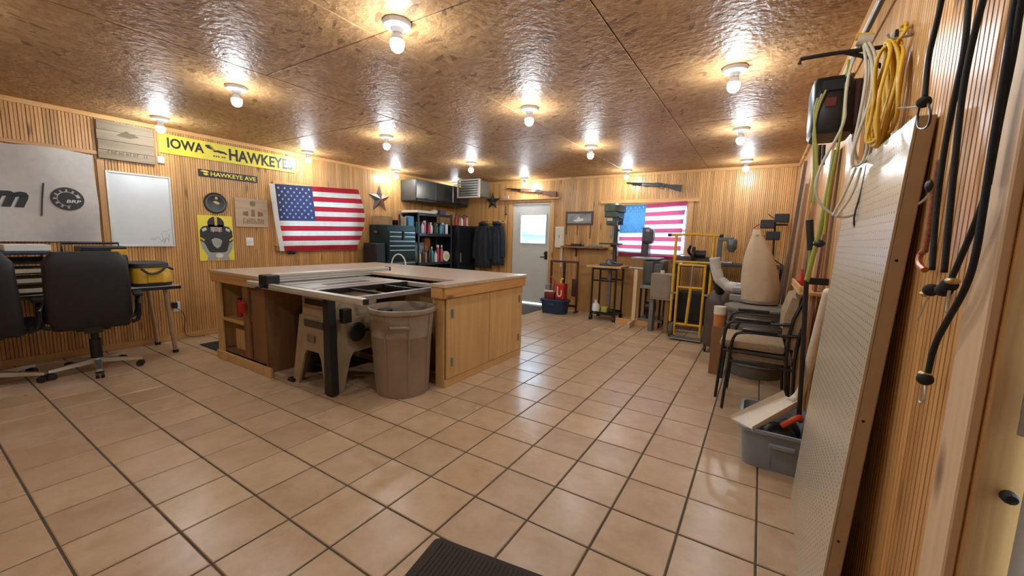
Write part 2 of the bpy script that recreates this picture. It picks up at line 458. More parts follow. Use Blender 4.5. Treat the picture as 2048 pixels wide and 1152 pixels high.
# ceiling: slab + OSB sheets
ce = struct(MB().box((LX-.1, RY-.1, H+.011), (RX+.1, BY+.1, H+.12)).build('ceiling', DKBOARD))
xs = [LX+.001, -5.79, -4.57, -3.35, -2.13, -.91, RX-.001]
for k in range(len(xs)-1):
    ys = [RY+.001, .76, 3.2, 5.64, BY-.001] if k in (3, 4) else [RY+.001, -.46, 1.98, 4.42, BY-.001]
    if k == 5: ys = [RY+.001, -.2, 3.45, BY-.001]
    for a, b_ in zip(ys, ys[1:]):
        g = .004; cx, cy = (xs[k]+xs[k+1])/2, (a+b_)/2; hx, hy = (xs[k+1]-xs[k])/2-g, (b_-a)/2-g
        o = MB().box((-hx, -hy, 0), (hx, hy, .012), .0025).build('panel', OSB); o.location = (cx, cy, H); o.parent = ce

# walls: backing + single beaded boards
PITCH = .05
def wall(name, fn, u0, u1, ops, boards=True, mat=None, e0=.1):
    b = MB(fn); us = sorted({u0-e0, u1+.1, *[x for o_ in ops for x in o_[:2]]})
    for a, c in zip(us, us[1:]):
        m = (a+c)/2; cut = [o_ for o_ in ops if o_[0] < m < o_[1]]
        if not cut: b.box((a, -.1, -.13), (c, H+.1, -.0125))
        else:
            _, _, va, vb = cut[0]
            if va > 0: b.box((a, -.1, -.13), (c, va, -.0125))
            b.box((a, vb, -.13), (c, H+.1, -.0125))
    root = struct(b.build(name, mat or PINE))
    if not boards: return root
    cache = {}; p = PITCH
    prof = [(-p/2, -.012), (-p/2+.0012, -.009), (-p/2+.0034, 0), (-.0032, 0), (0, -.0075), (.0032, 0), (p/2-.0034, 0), (p/2-.0012, -.009), (p/2, -.012)]
    n = int((u1-u0)/p)
    for k in range(n):
        u = u0+p/2+k*p; segs = [(0, H)]
        for o_ in ops:
            if o_[0] < u < o_[1]: segs = ([(0, o_[2])] if o_[2] > 0 else []) + [(o_[3], H)]
        for va, vb in segs:
            h = round(vb-va-.001, 4)
            if h not in cache:
                q = MB(lambda a_, b_, c_: tuple(Vector(fn(a_, b_, c_))-Vector(fn(0, 0, 0))))
                lo = [q._v((a_, 0, d_)) for a_, d_ in prof]; hi = [q._v((a_, h, d_)) for a_, d_ in prof]
                for z in range(len(prof)-1): q._f([lo[z], lo[z+1], hi[z+1], hi[z]])
                q._f(lo); q._f(hi[::-1])
                bmesh.ops.recalc_face_normals(q.bm, faces=q.bm.faces)
                me = bpy.data.meshes.new('plank'); q.bm.to_mesh(me); q.bm.free(); me.materials.append(PINE)
                # the open strip faces the room
                nrm = Vector(fn(0, 0, 1))-Vector(fn(0, 0, 0))
                if sum(f.normal.dot(nrm)*f.area for f in me.polygons) < 0: me.flip_normals()
                cache[h] = me
            o = bpy.data.objects.new('plank', cache[h]); COL.objects.link(o); o.location = fn(u, va+.0005, 0); o.parent = root
    return root
W1 = (2.22, 3.42, 1.13, 1.97)       # window under the left flag (y0,y1,z0,z1)
W2 = (-2.28, -1.16, 1.10, 1.96)     # window under the far flag (x)
D1 = (-4.52, -3.62, 0, 2.04)        # far door
D2 = (-.80, .12, 0, 2.06)           # door beside the camera
wall('wall_left', LW, -2.4, BY, [W1])
wall('wall_back', BW, LX, RX, [D1, W2])
wall('wall_right', RW, .17, BY, [], True, None, 0)
b = MB().box((RX+.0125, D2[0], D2[3]), (RX+.13, D2[1]+.05, H+.1)).box((RX+.0125, RY-.1, -.1), (RX+.13, D2[0], H+.1)).box((RX+.002, D2[1]+.006, -.1), (RX+.13, .169, H))
struct(b.build('wall_doorway', PINE))
struct(MB().box((LX-.1, RY-.13, -.1), (RX+.13, RY, H+.1)).build('wall_rear', PINE))

# trims
def trim(name, a, b_, mat, bev=.003): return struct(MB().box(a, b_, bev).build(name, mat))
trim('trim_1', (LX, RY, H-.045), (LX+.018, BY-.018, H), PINE_Y)
trim('trim_2', (LX, BY-.018, H-.045), (RX-.026, BY, H), PINE_X)
trim('trim_3', (RX-.026, .17, H-.06), (RX, BY-.018, H), PINE_Y)
trim('baseboard_left', (LX, RY, 0), (LX+.012, BY-.012, .07), PINE_Y)
trim('baseboard_back', (-3.52, BY-.012, 0), (RX, BY, .07), PINE_X)
trim('baseboard_right', (RX-.012, .22, 0), (RX, BY-.012, .07), PINE_Y)

def window(name, fn, op, cas, sash=True, sx=PINE_X):
    u0, u1, v0, v1 = op
    b = MB(fn)                          # casing is the root
    b.box((u0-cas, v1, 0), (u1+cas, v1+cas, .02), .003).box((u0-cas, v0-cas, 0), (u0, v1, .018), .003).box((u1, v0-cas, 0), (u1+cas, v1, .018), .003)
    root = struct(b.build(name, PINE))
    MB(fn).box((u0-cas, v0-cas, 0), (u1+cas, v0, .02), .003).build('apron', sx, root)
    MB(fn).box((u0-cas-.02, v0-.004, .0), (u1+cas+.02, v0+.018, .045), .003).build('window_sill', sx, root)
    f = MB(fn); t = .035; m = (v0+v1)/2
    for a, c in (((u0, v0+.02), (u0+t, v1)), ((u1-t, v0+.02), (u1, v1)), ((u0+t, v1-t), (u1-t, v1)), ((u0+t, v0+.02), (u1-t, v0+t+.02)), ((u0+t, m-.02), (u1-t, m+.02))):
        f.box((a[0], a[1], -.10), (c[0], c[1], -.06), .002)
    f.build('sash', WHITE, root)
    for a, c in ((v0+t+.02, m-.02), (m+.02, v1-t)): MB(fn).box((u0+t, a, -.082), (u1-t, c, -.078)).build('pane', GLASS, root)
    return root
window('window_1', LW, W1, .075, sx=PINE_Y)
window('window_2', BW, W2, .08)
# long header boards over the far window and the far door
trim('trim_4', (-2.62, BY-.035, 1.985), (-.99, BY, 2.045), PINE_X)
trim('trim_5', (-4.78, BY-.07, 2.095), (-3.43, BY, 2.125), PINE_X)
# rails that carry the banner
trim('trim_6', (LX, -2.0, 2.075), (LX+.02, .40, 2.115), PINE_Y)
trim('trim_7', (LX, .385, 1.12), (LX+.016, .44, 2.03), PINE)

# far door
dx0, dx1 = -4.49, -3.65
b = MB(BW)
wx0, wx1, wz0, wz1 = -4.30, -3.73, 1.245, 1.80
for a, c in (((dx0, .038), (wx0, 2.02)), ((wx1, .038), (dx1, 2.02)), ((wx0, .038), (wx1, wz0)), ((wx0, wz1), (wx1, 2.02))): b.box((a[0], a[1], -.055), (c[0], c[1], -.012))
d1 = struct(b.build('door_1', DOORW))
f = MB(BW)
for a, c in (((wx0-.03, wz0-.03), (wx0, wz1+.03)), ((wx1, wz0-.03), (wx1+.03, wz1+.03)), ((wx0, wz0-.03), (wx1, wz0)), ((wx0, wz1), (wx1, wz1+.03))): f.box((a[0], a[1], -.012), (c[0], c[1], .002), .003)
f.build('window_frame', DOORW, d1)
MB(BW).box((wx0, wz0, -.036), (wx1, wz1, -.032)).build('pane', GLASS, d1)
k = MB(BW).box((-3.735, .93, -.012), (-3.675, 1.09, -.002), .003); k.build('lock_plate', BLACKM, d1)
k = MB(BW); k.cyl((-3.705, 1.05, -.01), (-3.705, 1.05, .04), .026).tube([(-3.705, .98, -.01), (-3.705, .98, .05), (-3.80, .975, .055)], .011); k.build('door_handle', BLACKM, d1, True)
MB(BW).box((dx0+.002, .0, -.13), (dx1-.002, .012, .04), .003).build('threshold', WHITE, d1)  # white stands in for daylight leaking under the door
c = MB(BW)
c.box((D1[0]-.075, 0, 0), (D1[0]+.012, D1[3]+.01, .018), .003).box((D1[1]-.012, 0, 0), (D1[1]+.075, D1[3]+.01, .018), .003).box((D1[0]-.075, D1[3]+.01, 0), (D1[1]+.075, 2.094, .018), .003)
struct(c.build('trim_8', PINE))
c = MB(BW).box((D1[0], 0, -.13), (dx0-.003, D1[3], -.002)).box((dx1+.003, 0, -.13), (D1[1], D1[3], -.002)).box((dx0-.003, 2.025, -.13), (dx1+.003, D1[3], -.002))
struct(c.build('trim_9', PINE))

# door beside the camera: casing, jamb with stop, grey leaf with hinge
JY = .12
c = MB().box((RX-.016, JY, 0), (RX+.001, JY+.105, H-.06), .003); struct(c.build('trim_10', STUD))
c = MB().box((RX+.0015, JY-.012, 0), (RX+.13, JY+.004, D2[3]), .002); struct(c.build('trim_11', PINE))
DX = RX+.050
d2 = struct(MB().box((DX, D2[0]+.004, .012), (DX+.042, JY-.03, 2.04), .003).build('door_2', DOORG))
hz = pX(2046, 795, DX).z
for z in (.22, hz, 1.86):
    hg = MB().cyl((DX-.008, JY-.026, z-.055), (DX-.008, JY-.026, z+.055), .009).box((DX-.004, JY-.075, z-.05), (DX+.001, JY-.028, z+.05)).build('hinge', STEEL, d2, True)
    MB().cyl((DX-.008, JY-.026, z-.018), (DX-.008, JY-.026, z+.018), .0096).build('knuckle', STEEL, hg)
bz = pX(2012, 990, DX-.01).z
MB().lathe([(.0, 0), (.011, .0), (.011, -.010), (.008, -.016), (0, -.018)], (DX-.009, JY-.014, bz), 12, 'y').build('rubber_bumper', RUBBER, d2)

# outdoors seen through the panes
struct(MB().box((-40, BY+.3, -.35), (30, 60, -.25)).build('ground_outside', simple('pale_ground', (.62, .62, .62), .9)))
hx_ = pY(1062, 480, 20).x; hz_ = pY(1052, 470, 20).z
h = thing('neighbour_house', 'pale blue house seen through the pane of the far door', 'house', (hx_-3, 22, -.25))
MB().box((hx_-6.4, 20, -.25), (hx_, 25, hz_)).build('wall', simple('blue_siding', (.16, .30, .42), .7), h)
b = MB(lambda u, v, d: (u, d, v)); b.prism([(hx_-6.8, hz_), (hx_+.4, hz_), (hx_-3.2, hz_+1.0)], 19.7, 25.3); b.build('roof', simple('grey_shingle', (.10, .11, .13), .8), h)
for x in (hx_-5, hx_-2.4): MB().box((x, 19.95, .5), (x+1.0, 20.02, hz_-.2)).build('window', simple('dark_pane', (.02, .03, .04), .1), h)

# ---------------------------------------------------------------- ceiling bulbs
def bulb(loc, lab):
    t = thing('ceiling_bulb', lab, 'light bulb', (loc[0], loc[1], H-.175), 0, 'bulbs on the ceiling')
    MB().lathe([(0, .175), (.075, .175), (.078, .165), (.072, .150), (.035, .140), (.026, .118), (0, .118)], (0, 0, 0), 20).build('lamp_holder', CERAM, t, True, world=False)
    MB().lathe([(0, .0), (.016, .003), (.030, .014), (.0375, .032), (.039, .048), (.0375, .060), (0, .060)], (0, 0, .018), 14).build('bulb', BULBM, t, True, world=False)
    MB().lathe([(.037, .0605), (.031, .078), (.022, .095), (.018, .103), (0, .103)], (0, 0, .018), 14).build('bulb_neck', CERAM, t, True, world=False)
    return t
b0 = None
for x, y, wh in ((-1.90, .72, 'over the open floor in front of the waste barrel'), (-3.82, .76, 'over the front of the table saw'), (-5.57, .80, 'above the whiteboard and weathered plaque'), (-1.96, 2.30, 'over the hinged end of the island'), (-.35, 2.22, 'out from the cord reel'), (-3.97, 2.42, 'over the middle of the island'), (-5.75, 2.52, 'above the flag on the left wall'),
              (-2.0, 3.91, 'over the tiles in front of the drill press'), (-.375, 3.84, 'over the canvas dust bag'), (-4.07, 4.17, 'between the island and the white door'), (-5.79, 4.19, 'above the rusty metal star'), (-2.08, 5.75, 'above the far flag'), (-.38, 5.60, 'over the far steel bench'), (-4.1, 5.87, 'above the white door'), (-5.80, 5.85, 'behind the ceiling heater'),
              (-.35, .62, 'above the black bungees'), (-1.9, -.9, 'added unseen behind the brown mat to brighten the floor'), (-3.8, -.9, 'added unseen behind the office chairs to brighten the floor')):  # last two bulbs are added out of view to brighten the foreground
    lab = 'lit white ceiling bulb ' + wh
    if b0 is None: b0 = bulb((x, y), lab)
    else: dup(b0, (x, y, H-.175), None, lab)
# ================================================================ LEFT WALL
def flag(name, label, fn, TL, TR, BL_, BR, wave, d0, thin, bulge=0, mats=None):
    """cloth with 13 stripes, canton and 50 stars; corners are (u,v)"""
    rd, wh, bl, hem = mats
    def P(s, t, off=0):                 # s along, t down
        u = (TL[0]*(1-s)+TR[0]*s)*(1-t)+(BL_[0]*(1-s)+BR[0]*s)*t
        v = (TL[1]*(1-s)+TR[1]*s)*(1-t)+(BL_[1]*(1-s)+BR[1]*s)*t
        u += bulge*s**3*math.sin(math.pi*min(1, t*1.05))
        return fn(u, v, d0+off+wave(s, t))
    def mi(s, t):
        if s < .045: return 3
        if s < .43 and t < 7/13: return 2
        return 0 if int(t*13) % 2 == 0 else 1
    t_ = MB(); t_.grid(P, 60, 39, mi)
    o = one(t_, name, [rd, wh, bl, hem], label, 'flag', smooth='all')
    st = MB(); M = ROOTM[o.name]
    for r in range(9):
        n = 6 if r % 2 == 0 else 5
        for c in range(n):
            s0 = .045+.385*((c+.5)/6 if n == 6 else (c+1)/6); t0 = 7/13*(r+1)/10
            vs = [st._v(P(s0+a*.62, t0+b_, -.003 if fn is BWI else .003)) for a, b_ in star_poly((0, 0), .024, None, 5, -math.pi/2)]
            ce_ = st._v(P(s0, t0, -.003 if fn is BWI else .003))
            for k in range(10): st._f([ce_, vs[k], vs[(k+1) % 10]])
    st.build('stars', wh, o)['kind'] = 'stuff'
    return o
BWI = None
fr, fw, fb, fh = cloth('flag_red', (.40, .022, .035), .15), cloth('flag_white', (.66, .62, .55), .15), cloth('flag_blue', (.045, .06, .15), .15), cloth('flag_hem', (.72, .70, .64), .1)
flag('american_flag', 'american flag hung over the window between the carved plaque and the metal star', LW, (2.05, 1.99), (3.50, 2.075), (2.155, 1.06), (3.46, 1.075),
     lambda s, t: .012*math.sin(s*15+t*2)+.012*math.sin(s*29+t*5)*s+.010*math.cos(t*6+s*4),   .085, .15, .13, (fr, fw, fb, fh))
tag(recenter(MB(LW).cyl((2.30, 1.02, .03), (2.34, 1.06, .045), .02, .03).cyl((2.33, 1.05, .04), (2.40, 1.03, .05), .035, .025).build('wall_sensor', [BLACK])), 'small black and white sensor below the flag on the window trim', 'sensor')

# banner
def bw_(u, v):
    return .012*math.sin(u*9+v*4)+.010*math.sin(v*11-u*6)+.03*math.sin(max(0, (u+.2))*7+(2.08-v)*9)*max(0, min(1, (u+.4)))
BANC = cloth('banner_cloth', (.62, .585, .545), .1)
t_ = MB(); bu0, bu1 = -1.75, .355
def bp(s, t):
    u = bu0+(bu1+.005*t-bu0)*s; v = 2.068-(2.068-1.18)*t - .01*math.sin(s*20)*(1-t)
    return LW(u, v, .06+bw_(u, v))
t_.grid(bp, 70, 32)
ban = one(t_, 'wall_banner', BANC, 'grey cloth banner with a black gear logo beside the whiteboard', 'banner', smooth='all')
def LWpix(x, y): p = pX(x, y, LX+.05); return p.y, p.z
a, c = LWpix(0, 413), LWpix(57, 385)
wdt = c[0]-a[0]
lettering('lettering', 'am', (a[0]-wdt*1.05, a[1], c[0], c[1]+.005), LW, .065, BLKPRINT, ban, .35, .05, bw_)
a, c = LWpix(83, 432), LWpix(86, 366)
def strip(pts_u, name, mat, parent, d, fnd, w=.004):
    q = MB()
    L = [(q._v(LW(u-w, v, d+fnd(u, v))), q._v(LW(u+w, v, d+fnd(u, v)))) for u, v in pts_u]
    for (a0, a1), (b0_, b1_) in zip(L, L[1:]): q._f([a0, a1, b1_, b0_])
    return q.build(name, mat, parent)
strip([(a[0]+(c[0]-a[0])*k/8, a[1]+(c[1]-a[1])*k/8) for k in range(9)], 'divider_line', BLKPRINT, ban, .065, bw_, .006)
gc = LWpix(134, 398); gr = .112
def disc(q, c, r0, r1, d, a0=0, a1=2*math.pi, n=36, fnd=bw_, fn=LW):
    pr_ = None
    for k in range(n+1):
        an = a0+(a1-a0)*k/n
        pts = [(c[0]+r*math.cos(an), c[1]+r*math.sin(an)) for r in (r0, r1)]
        cu = [q._v(fn(u, v, d+fnd(u, v))) for u, v in pts]
        if pr_: q._f([pr_[0], pr_[1], cu[1], cu[0]])
        pr_ = cu
q = MB(); disc(q, gc, .094, gr, .065)
for k in range(12): 
    an = k*math.pi/6+.26
    if not (-1.15 < ((an+math.pi) % (2*math.pi))-math.pi < .3): disc(q, gc, .072, .095, .065, an-.17, an+.17, 4)
disc(q, gc, 0, .064, .065); disc(q, gc, .06, .1, .065, -1.35, .15, 16)
q.build('gear_emblem', BLKPRINT, ban)
lettering('lettering', 'BRP', (gc[0]-.012, gc[1]-.038, gc[0]+.088, gc[1]-.008), LW, .069, PAPER, ban, .2, .02, bw_)

# weathered plaque
t_ = MB(LW); t_.box((.40, 2.045, .012), (.86, 2.135, .034), .003).box((.405, 2.137, .012), (.862, 2.235, .033), .003).box((.40, 2.237, .012), (.86, 2.335, .034), .003).box((.405, 2.337, .012), (.862, 2.432, .033), .003)
pq = one(t_, 'wood_plaque', GREYWOOD, 'grey weathered board plaque with burnt lettering above the whiteboard', 'plaque')
BURN = simple('burnt_wood', (.13, .09, .055), .8)
q = MB(LW); q.prism([(.55, 2.30), (.60, 2.335), (.64, 2.36), (.66, 2.34), (.70, 2.335), (.74, 2.31), (.70, 2.30), (.66, 2.285), (.60, 2.29)], .034, .0355); q.build('carved_picture', BURN, pq)
q = MB(LW); x = .50
for k in range(9):
    h_ = .035; u = .475+k*.029
    q.box((u, 2.10, .034), (u+.006, 2.10+h_, .0355))
    if k % 3 != 1: q.box((u+.006, 2.10+h_*(.4 if k % 2 else .85), .034), (u+.017, 2.106+h_*(.4 if k % 2 else .85), .0355))
    if k % 2: q.box((u+.015, 2.10, .034), (u+.020, 2.10+h_*.8, .0355))
for u in (.765, .785): q.box((u, 2.10, .034), (u+.007, 2.136, .0355))
q.build('burnt_lettering', BURN, pq)
tag(recenter(MB(LW).box((.885, 2.075, 0), (.945, 2.15, .028), .004).build('wall_sensor', [WHITE])), 'small square white box on the wall under the yellow sign', 'sensor')

# whiteboard
wb = thing('whiteboard', 'white dry-erase board in a thin aluminium frame beside the banner', 'whiteboard', (LX, .715, 1.12))
MB(LW).box((.455, 1.14, .006), (.975, 1.915, .016)).build('board', simple('dry_erase', (.72, .76, .77), .16, 0, .02), wb)
for a, c in (((.44, 1.125), (.462, 1.93)), ((.968, 1.125), (.99, 1.93)), ((.462, 1.908), (.968, 1.93)), ((.462, 1.125), (.968, 1.147))): MB(LW).box((a[0], a[1], .003), (c[0], c[1], .024), .003).build('frame', ALU, wb)
q = MB()
INK = simple('faded_ink', (.22, .27, .30), .6)
random.seed(3)
for k in range(7):
    u, v = .79+random.random()*.12, 1.17+random.random()*.10; pts = [(u, v)]
    for s in range(5): u += random.uniform(-.035, .035); v += random.uniform(-.03, .03); pts.append((u, max(1.16, v)))
    L = [LW(a, c, .0168) for a, c in pts]; q.tube(L, .0012, 4, smooth=1)
q.tube([LW(.925, 1.17, .0168), LW(.938, 1.27, .0168), LW(.905, 1.272, .0168)], .0016, 4)
q.build('doodle', INK, wb)

# yellow sign
ys = thing('yellow_sign', 'long yellow sign with large black team lettering high on the wall', 'sign', (LX, 1.69, 2.19))
MB(LW).box((.915, 2.195, .004), (2.475, 2.412, .014), .002).build('board', YELSIGN, ys)
lettering('lettering', 'IOWA', (.985, 2.262, 1.345, 2.378), LW, .0146, BLKPRINT, ys, 0, .032)
lettering('lettering', 'HAWKEYES', (1.615, 2.228, 2.435, 2.378), LW, .0146, BLKPRINT, ys, 0, .032)
q = MB(LW)
q.prism([(1.36, 2.372), (1.42, 2.378), (1.405, 2.362), (1.45, 2.358), (1.415, 2.345), (1.47, 2.335), (1.425, 2.325), (1.385, 2.335), (1.365, 2.35)], .0142, .0152)
q.prism([(1.43, 2.318), (1.50, 2.33), (1.565, 2.322), (1.60, 2.30), (1.585, 2.288), (1.55, 2.30), (1.52, 2.295), (1.49, 2.305), (1.455, 2.30)], .0142, .0152)
q.build('hawk_emblem', BLKPRINT, ys)
q = MB(LW)
for u in (1.44, 1.465, 1.49, 1.53, 1.555): q.box((u, 2.245, .0142), (u+.017, 2.26, .0148))
q.build('fine_print', BLKPRINT, ys)

# black and yellow street sign
ss = thing('street_sign', 'narrow black street sign with yellow letters under the long yellow sign', 'sign', (LX, 1.6, 1.97))
MB(LW).box((1.27, 1.985, .004), (1.945, 2.072, .010), .002).build('board', BLKPRINT, ss)
lettering('lettering', 'HAWKEYE AVE', (1.40, 2.003, 1.925, 2.055), LW, .0106, YELSIGN, ss, 0, .02)
q = MB(LW); q.prism([(1.29, 2.05), (1.32, 2.063), (1.36, 2.06), (1.385, 2.045), (1.36, 2.035), (1.335, 2.04)], .0102, .011).prism([(1.32, 2.028), (1.36, 2.03), (1.38, 2.015), (1.35, 2.002), (1.33, 2.01)], .0102, .011)
q.build('hawk_emblem', YELSIGN, ss)

# round black sign
rs = thing('round_sign', 'round black sign with a pale emblem above the football poster', 'sign', (LX, 1.43, 1.55))
MB().lathe([(.0, .004), (.128, .004), (.131, .012), (.122, .024), (.108, .018), (0, .018)], (LX, 1.432, 1.672), 36, 'x').build('disc', simple('sign_black', (.022, .024, .022), .35), rs, True)
q = MB(LW); q.prism([(1.40, 1.685), (1.425, 1.70), (1.45, 1.69), (1.475, 1.675), (1.465, 1.655), (1.44, 1.66), (1.42, 1.67)], .018, .0195).prism(circ((1.44, 1.735), .016, .018, 12), .018, .0195)
q.build('emblem', simple('pale_gold', (.55, .42, .18), .5), rs)
q = MB()
disc(q, (1.432, 1.672), .098, .104, .0185, fnd=lambda u, v: 0); q.build('ring_line', simple('grey_line', (.2, .2, .19), .5), rs)

# football poster (a generic helmeted player)
fp = thing('football_poster', 'yellow poster board of a helmeted football player in black', 'poster', (LX, 1.41, .94))
GREYP = simple('poster_grey', (.34, .34, .31), .6); WHP = simple('poster_white', (.62, .60, .52), .6); SKIN = simple('poster_skin', (.30, .17, .10), .6)
GOLD = simple('poster_gold', (.62, .45, .05), .6)
MB(LW).box((1.225, .945, .004), (1.61, 1.515, .010), .002).build('board', YELSIGN, fp)
def pp(name, polys, d, m):
    q = MB(LW)
    for p in polys: q.prism(p, d, d+.0007)
    return q.build(name, m, fp)
pp('jersey', [[(1.245, 1.33), (1.275, 1.375), (1.34, 1.39), (1.50, 1.39), (1.565, 1.375), (1.60, 1.32), (1.605, 1.20), (1.57, 1.17), (1.555, 1.10), (1.53, 1.05), (1.33, 1.05), (1.30, 1.12), (1.275, 1.17), (1.24, 1.20)]], .0101, BLKPRINT)
pp('sleeve_band', [[(1.243, 1.22), (1.285, 1.19), (1.29, 1.215), (1.245, 1.245)], [(1.562, 1.19), (1.604, 1.22), (1.603, 1.245), (1.56, 1.215)]], .0109, GOLD)
pp('arm', [[(1.243, 1.20), (1.285, 1.17), (1.33, 1.06), (1.40, 1.03), (1.40, .99), (1.31, 1.01), (1.255, 1.12)], [(1.60, 1.19), (1.562, 1.17), (1.53, 1.07), (1.47, 1.03), (1.47, .99), (1.55, 1.02), (1.595, 1.11)]], .0109, GREYP)
pp('glove', [circ((1.44, 1.01), .045, .03, 14)], .0117, WHP)
pp('helmet', [circ((1.42, 1.415), .092, .088, 26), [(1.335, 1.40), (1.345, 1.33), (1.38, 1.305), (1.46, 1.305), (1.495, 1.33), (1.505, 1.40)]], .0117, BLKPRINT)
pp('helmet_stripe', [[(1.407, 1.39), (1.433, 1.39), (1.437, 1.502), (1.403, 1.502)]], .0125, GOLD)
pp('face', [[(1.365, 1.325), (1.475, 1.325), (1.482, 1.372), (1.358, 1.372)]], .0125, SKIN)
pp('face_mask', [[(1.355, v), (1.485, v), (1.485, v+.008), (1.355, v+.008)] for v in (1.318, 1.340, 1.362)]+[[(u, 1.305), (u+.008, 1.305), (u+.008, 1.37), (u, 1.37)] for u in (1.382, 1.45)], .0133, WHP)
pp('chest_patch', [[(1.36, 1.21), (1.40, 1.235), (1.45, 1.225), (1.48, 1.20), (1.46, 1.13), (1.42, 1.10), (1.38, 1.14)]], .0109, GREYP)
pp('shoulder_light', [[(1.265, 1.345), (1.31, 1.365), (1.32, 1.335), (1.275, 1.31)], [(1.53, 1.365), (1.575, 1.345), (1.57, 1.31), (1.525, 1.335)]], .0109, WHP)
pp('trousers', [[(1.33, 1.05), (1.53, 1.05), (1.56, .95), (1.44, .95), (1.43, .985), (1.42, .95), (1.30, .95)]], .0101, GREYP)

# carved plaque
cp = thing('carved_plaque', 'square tan plaque with a carved emblem and lettering beside the flag', 'plaque', (LX, 1.85, 1.38))
MB(LW).box((1.645, 1.385, .006), (2.055, 1.765, .026), .004).build('board', TANBOARD, cp)
BRN = simple('carved_brown', (.22, .14, .085), .8)
q = MB(LW); q.prism(star_poly((1.86, 1.70), .045, .03, 8), .026, .0275)
q.prism([(1.735, 1.585), (1.80, 1.60), (1.80, 1.53), (1.735, 1.54)], .026, .0275).prism([(1.84, 1.62), (1.88, 1.62), (1.885, 1.53), (1.835, 1.53)], .026, .0275).prism([(1.92, 1.60), (1.985, 1.585), (1.985, 1.54), (1.92, 1.53)], .026, .0275); q.build('carving', BRN, cp)
q = MB(LW)
for k in range(6):
    u = 1.735+k*.045; q.box((u, 1.43, .026), (u+.010, 1.50, .0275)); q.box((u+.010, 1.46 if k % 2 else 1.488, .026), (u+.024, 1.472 if k % 2 else 1.50, .0275)); q.box((u+.024, 1.43, .026), (u+.033, 1.50 if k % 3 else 1.46, .0275))
q.build('carved_lettering', BRN, cp)

# switch, outlet
sw = thing('light_switch', 'white light switch plate on the wall below the carved plaque', 'light switch', (LX, 1.81, 1.14))
MB(LW).box((1.765, 1.135, 0), (1.855, 1.245, .008), .003).build('plate', WHITE, sw)
for u in (1.79, 1.828): MB(LW).box((u-.006, 1.178, .008), (u+.006, 1.203, .018), .002).build('toggle', WHITE, sw)
ol = thing('wall_outlet', 'white wall outlet with a black plug and trailing cord near the floor', 'outlet', (LX, .95, .35))
MB(LW).box((.92, .345, 0), (.995, .465, .008), .003).build('plate', WHITE, ol)
MB(LW).box((.905, .395, .008), (.955, .465, .055), .006).build('plug', BLACK, ol)
MB().tube([LW(.93, .40, .04), LW(.99, .36, .05), LW(1.03, .25, .03), LW(1.0, .12, .02), LW(1.03, .012, .03), LW(1.2, .008, .06)], .004, 6, smooth=2).build('cord', BLACK, ol, True)

# metal star on the left wall
def barn_star(name, label, fn, c, r, depth, mats, pick):
    t_ = MB(fn); P_ = star_poly(c, r, r*.42); top = t_._v((c[0], c[1], depth)); vs = [t_._v((u, v, .004)) for u, v in P_]; bk = t_._v((c[0], c[1], .004))
    for k in range(10):
        t_.mi = pick(k); t_._f([top, vs[k], vs[(k+1) % 10]]); t_._f([bk, vs[(k+1) % 10], vs[k]])
    return one(t_, name, mats, label, 'star')
barn_star('metal_star', 'large metal star painted in rusty red and grey beside the flag', LW, (4.0, 1.965), .255, .06,
          [simple('star_red', (.26, .075, .05), .5, .3, .3), simple('star_grey', (.13, .135, .12), .5, .4, .3), simple('star_tan', (.36, .24, .15), .5, .3, .3)], lambda k: (1, 1, 1, 1, 0, 2, 0, 0, 2, 0)[k])
barn_star('metal_star', 'dark metal star on the wall left of the white door', BW, (-5.005, 2.09), .185, .05, [simple('star_dark', (.035, .045, .048), .45, .4, .2)], lambda k: 0)

# ================================================================ DESK AND CHAIRS
DT = .735
dk = thing('desk', 'narrow work table with metal legs crowded with tools behind the office chairs', 'table', (-5.7, -.35, 0))
MB().box((-5.99, -1.55, DT-.03), (-5.36, .80, DT), .004).build('tabletop', simple('desk_laminate', (.42, .36, .30), .45), dk)
MB().box((-5.365, -1.55, DT-.035), (-5.352, .80, DT-.002), .003).build('edge_strip', BLACK, dk)
for x in (-5.93, -5.42):
    for y in (-1.45, .68):
        lg = MB().tube([(x, y, DT-.03), (x, y+(.05 if y > 0 else -.05), .012)], .02, 8).build('leg', simple('tan_leg', (.40, .28, .17), .5), dk, True)
        MB().cyl((x, y+(.05 if y > 0 else -.05), 0), (x, y+(.05 if y > 0 else -.05), .03), .026).build('foot', RUBBER, lg)
MB().box((-5.95, -1.4, DT-.10), (-5.92, .62, DT-.035)).build('rail', PLYD, dk)
# paper trays
tr = thing('letter_tray', 'stack of black letter trays full of cream paper on the desk', 'tray', (-5.55, -.22, DT))
for k in range(4):
    z = DT+.01+k*.085
    MB().box((-5.72, -.36, z), (-5.40, -.10, z+.008)).box((-5.72, -.36, z), (-5.71, -.10, z+.05)).box((-5.72, -.36, z), (-5.40, -.352, z+.05)).box((-5.72, -.108, z), (-5.40, -.10, z+.05)).build('tray', BLACK, tr)
    if k < 3: MB().box((-5.69, -.345, z+.008), (-5.41, -.115, z+.042), .003).build('paper_stack', simple('cream_paper', (.52, .45, .32), .8), tr)
for x, y in ((-5.715, -.355), (-5.715, -.105), (-5.405, -.355), (-5.405, -.105)): MB().box((x-.006, y-.006, DT), (x+.006, y+.006, DT+.34)).build('post', BLACK, tr)
one(MB().box((-5.70, -.37, DT+.345), (-5.40, -.09, DT+.375), .01), 'ring_binder', BLUE, 'navy blue binder lying on the letter trays', 'binder')
one(MB().box((-5.72, -.345, DT+.376), (-5.42, -.085, DT+.43), .005), 'paper_ream', PAPER, 'white ream of paper on top of the binder', 'paper')
